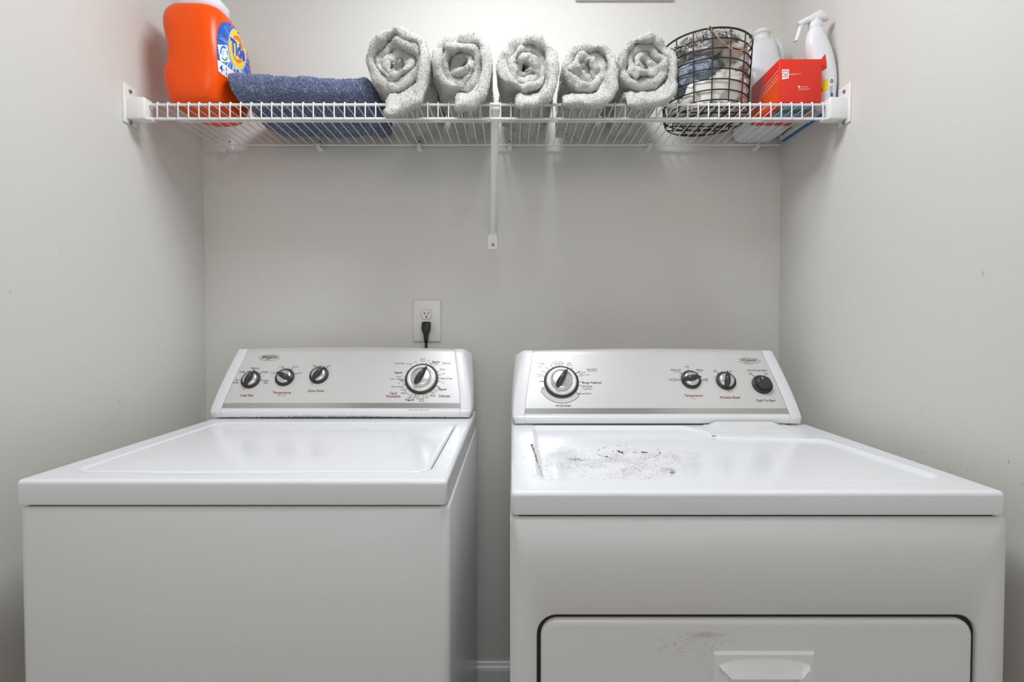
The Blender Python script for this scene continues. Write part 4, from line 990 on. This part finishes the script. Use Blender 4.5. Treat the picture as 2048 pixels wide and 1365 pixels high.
# ------------------------------------------------------------------ jug, red box, thin box, spray bottle
jug = empty('plastic_jug', (.712, 1.505, ZD)); tag(jug, 'empty milky white plastic jug with a side handle, behind the red box', 'jug')
jz = at(1524, 61, 1.50).z-ZD; jx = at(1524, 61, 1.505).x
q = MB(); lvj = [(0, .662, .762, 1.448, 1.566, 3.4), (.003, .655, .770, 1.442, 1.572, 3.4), (.012, .651, .774, 1.439, 1.575, 3.4), (.10, .650, .775, 1.438, 1.575, 3.6), (.145, .650, .775, 1.438, 1.575, 3.6),
       (.160, .653, .773, 1.441, 1.572, 3.4), (.172, .656, .770, 1.444, 1.570, 3.2), (.20, .658, .752, 1.450, 1.564, 3.2), (.235, .664, .748, 1.458, 1.556, 3), (.255, .680, .747, 1.470, 1.542, 2.6), (.264, jx-.024, jx+.024, 1.482, 1.530, 2),
       (.268, jx-.021, jx+.021, 1.485, 1.527, 2), (jz-.010, jx-.0205, jx+.0205, 1.4855, 1.5265, 2), (jz-.0095, jx-.023, jx+.023, 1.483, 1.529, 2), (jz-.006, jx-.023, jx+.023, 1.483, 1.529, 2), (jz-.0055, jx-.0215, jx+.0215, 1.4845, 1.5275, 2), (jz, jx-.021, jx+.021, 1.485, 1.527, 2)]
kz = (jz-.010)/.283
q.rings([superring(l[1], l[2], l[3], l[4], ZD+(l[0]*kz if l[0] < .27 else l[0]), l[5], 64) for l in lvj], cap=False)
q.add(superring(*lvj[0][1:5], ZD, 4, 64), [tuple(range(64))], 0, False)
jb = q.build('jug_body', M['jug'], jug)
q = MB(); pts = [(jx+.010, 1.500, ZD+.256*kz), (jx+.024, 1.500, ZD+.262*kz), (jx+.038, 1.500, ZD+.260*kz), (jx+.048, 1.500, ZD+.250*kz), (jx+.053, 1.500, ZD+.232*kz), (jx+.054, 1.500, ZD+.20*kz), (jx+.049, 1.500, ZD+.165*kz)]
q.tube(pts, .0095, 16); q.build('handle', M['jug'], jug)
# red box
rx0, rx1 = at(1559, 118, 1.285).x, at(1644, 118, 1.285).x; rz1 = at(1600, 118, 1.285).z; ry0, ry1 = 1.285, 1.434
rx1 = min(rx1, .762)
o = empty('red_carton', ((rx0+rx1)/2, 1.36, ZD)); tag(o, 'red cardboard carton with small white print in front of the jug, near the right bracket', 'box')
q = MB(); q.box((rx0, ry0, ZD+.0005), (rx1, ry1, rz1), .0012); rb_ = q.bvh()
q.m = []
for f in q.f:
    P_ = [Vector(q.v[i]) for i in f]; n = (P_[1]-P_[0]).cross(P_[2]-P_[0]); 
    q.m.append(0)
cart = q.build('carton', [M['redbox']], o)
pr = MB(); sj = surf(rb_, .0003); fj = lambda x, y, e=0: sj(x, y, e)
L6 = lambda x, y: (1460+x/4.404, y/4.404)
# front face print
fill_px(pr, [L6(*p) for p in ((458, 612), (518, 612), (518, 690), (458, 702))], fj, 0)
for x_, y_ in ((472, 630), (488, 626), (504, 632), (474, 652), (503, 655), (488, 660)): fill_px(pr, [L6(x_+6*math.cos(t), y_+7*math.sin(t)) for t in [j*PI/3 for j in range(6)]], lambda x, y, e=0: sj(x, y, .0002), 1)
fill_px(pr, [L6(*p) for p in ((462, 674), (512, 674), (512, 678), (462, 679))], lambda x, y, e=0: sj(x, y, .0002), 1)
text_px(pr, 'THIS CARTON IS RECYCLABLE', *L6(570, 652), 1.5, fj, 0, sx=.85); text_px(pr, 'PLEASE RECYCLE', *L6(552, 659), 1.3, fj, 0)
fill_px(pr, [L6(*p) for p in ((600, 758), (615, 758), (615, 772), (600, 772))], fj, 0); text_px(pr, 'Consumer Info', *L6(648, 765), 2.0, fj, 0)
text_px(pr, 'Questions or comments call us', *L6(658, 781), 1.5, fj, 0, sx=.9); text_px(pr, 'Keep out of reach of children', *L6(646, 789), 1.4, fj, 0, sx=.9)
# left face: orange field and fine white lines
def lf(y, z): return Vector((rx0-.0003, y, ZD+z))
H_ = rz1-ZD
pr.quad(lf(ry0+.002, .004), lf(ry1-.002, .004), lf(ry1-.002, H_*.50), lf(ry0+.002, H_*.66), 2)
for k in range(3):
    z = H_*(.76-.09*k); a_ = lf(ry0+.004, z); b3 = lf(ry1-.01, z-.018); a_.x -= .0002; b3.x -= .0002
    pr.quad(a_, b3, b3+Vector((0, 0, .0011)), a_+Vector((0, 0, .0011)), 0)
# underside picture
def bf(x, y): return Vector((x, y, ZD+.0002))
xm = rx0+(rx1-rx0)*.25
pr.quad(bf(rx0+.02, ry0+.012), bf(rx1-.004, ry0+.012), bf(rx1-.004, ry0+.085), bf(rx0+.02, ry0+.085), 3)
pr.quad(bf(rx0+.02, ry0+.045)-Vector((0, 0, .0002)), bf(rx1-.004, ry0+.040)-Vector((0, 0, .0002)), bf(rx1-.004, ry0+.066)-Vector((0, 0, .0002)), bf(rx0+.02, ry0+.06)-Vector((0, 0, .0002)), 4)
pr.quad(bf(rx0+.004, ry0+.092), bf(rx1-.02, ry0+.092), bf(rx1-.02, ry0+.112), bf(rx0+.004, ry0+.112), 5)
pr.build('carton_print', [M['ink_white'], M['redbox'], M['orange_card'], M['card_sky'], M['card_green'], M['card_blue']], cart)
# thin white and blue carton standing on edge against the wall
tx0, tx1, ty0, ty1, th_ = .7935, .8095, 1.348, 1.556, .085
o = empty('thin_white_box', ((tx0+tx1)/2, (ty0+ty1)/2, ZD)); tag(o, 'thin white and blue box with an orange disc on edge against the right wall', 'box')
q = MB(); q.box((tx0, ty0, ZD+.0005), (tx1, ty1, ZD+th_), .0008); cb = q.build('carton', M['card_white'], o)
pr = MB(); z0 = ZD+.0003
pr.quad((tx0+.0005, ty0+.001, z0), (tx1-.0005, ty0+.001, z0), (tx1-.0005, ty1-.001, z0), (tx0+.0005, ty1-.001, z0), 0)
xx = tx0-.0003
pr.poly([(xx-.0001, ty1-.022+.017*math.cos(t), ZD+.028+.016*math.sin(t)) for t in [j*PI/12 for j in range(24)]], 1)
v, f = text2d('10 ct.', .02)
pr.add([(xx-.0002, ty1-.045-a*.035, ZD+.030+b_*.035) for a, b_ in v], f, 2, False)
v, f = text2d('6 sheets', 0)
pr.add([(xx-.0002, ty1-.030-a*.012, ZD+.014+b_*.012) for a, b_ in v], f, 2, False)
pr.build('carton_print', [M['card_blue'], M['disc_orange'], M['ink']], cb)
# spray bottle
sp = empty('spray_bottle', (.785, 1.316, ZD)); tag(sp, 'white trigger spray bottle with a red and yellow label beside the right wall', 'spray bottle')
SY = 1.318
def sx_(px, Y=SY): return at(px, 100, Y).x
def sz_(py, Y=SY): return at(1640, py, Y).z-ZD
lvb = [(0, .769, .802, .018), (.004, .766, .806, .021), (.05, .7645, .8085, .023), (sz_(165), .7635, .8098, .023), (sz_(143), sx_(1624), .8085, .023), (sz_(120), sx_(1618), sx_(1666), .022), (sz_(100), sx_(1612.5), sx_(1660), .021), (sz_(85), sx_(1611), sx_(1654), .020),
       (sz_(72), sx_(1613), sx_(1648), .018), (sz_(64), sx_(1616), sx_(1644), .016), (sz_(59), sx_(1619), sx_(1641), .0145)]
q = MB(); q.rings([superring(a, b_, SY-w_, SY+w_, ZD+z, 2.5, 56) for z, a, b_, w_ in lvb]); sb = q.bvh(); sbb = q.build('bottle_body', M['bottle'], sp)
q = MB(); cxn = sx_(1630); q.lathe([(.0145, sz_(59)-.001), (.0155, sz_(58)), (.0155, sz_(47)), (.0135, sz_(45))], Matrix.Translation((cxn, SY, ZD)), 28)
for k in range(28):
    a = 2*PI*k/28; q.tube([(cxn+.0155*math.cos(a), SY+.0155*math.sin(a), ZD+sz_(57.5)), (cxn+.0155*math.cos(a), SY+.0155*math.sin(a), ZD+sz_(48))], .0006, 4)
q.build('collar', M['bottle'], sp)
def spt(px, py, dy=0.): p = at(px, py, SY); return Vector((p.x, SY+dy, p.z))
q = MB(); R = []
for px, py, hw, hd in ((1655, 36, .006, .006), (1652, 34, .010, .008), (1640, 31, .014, .0095), (1626, 38, .0105, .010), (1612, 42, .0075, .009), (1600, 48, .0062, .008), (1596, 51, .0055, .0075)):
    c = spt(px, py); t_ = Vector((-.8, 0, -.6 if px < 1640 else -.2)).normalized(); u = Vector((-t_.z, 0, t_.x))
    R.append([c+u*hw*math.copysign(abs(math.sin(a))**.7, math.sin(a))+Vector((0, hd*math.copysign(abs(math.cos(a))**.7, math.cos(a)), 0)) for a in [2*PI*k/20 for k in range(20)]])
q.rings(R); c = spt(1630, 44); q.lathe([(.011, -.004), (.0105, .010), (.009, .014)], Matrix.Translation(c), 20); q.build('spray_head', M['bottle'], sp)
q = MB(); R = []
for px, py, hw in ((1606, 47, .005), (1600, 56, .0048), (1597, 66, .0045), (1594, 76, .004), (1591, 83, .003)):
    c = spt(px, py); R.append([c+Vector((hw*math.cos(a), .0065*math.sin(a), 0)) for a in [2*PI*k/14 for k in range(14)]])
q.rings(R); q.build('trigger', M['bottle'], sp)
sj = surf(sb, .0003); pr = MB(); g2 = lambda x, y, e=0: sj(x, y, e)
fill_px(pr, [L6(*p) for p in ((838, 474), (852, 560), (852, 602), (790, 640), (790, 540))], g2, 0)
fill_px(pr, [L6(*p) for p in ((866, 686), (866, 795), (790, 830), (790, 735))], g2, 1)
text_px(pr, 'The Clean', *L6(888, 790), 2.4, g2, 2, rot=PI/2, bold=.01); text_px(pr, 'A fresh start', *L6(900, 790), 2.2, g2, 2, rot=PI/2)
fill_px(pr, [L6(*p) for p in ((884, 820), (908, 820), (908, 852), (884, 852))], g2, 3)
for j in range(10):
    a0 = j*PI/5; pts = [L6(896+14*math.cos(a0), 715+17*math.sin(a0)), L6(896+14*math.cos(a0+.6), 715+17*math.sin(a0+.6)), L6(896+8*math.cos(a0+.6), 715+9*math.sin(a0+.6)), L6(896+8*math.cos(a0), 715+9*math.sin(a0))]; poly_px(pr, pts, g2, 2)
text_px(pr, '2', *L6(806, 790), 6, lambda x, y: sj(x, y, .0003), 2, bold=.02)
pr.build('label', [M['redbox'], M['yellow'], M['ink'], M['card_blue']], sbb)

for o in bpy.data.objects:
    if '_w' in o: del o['_w']
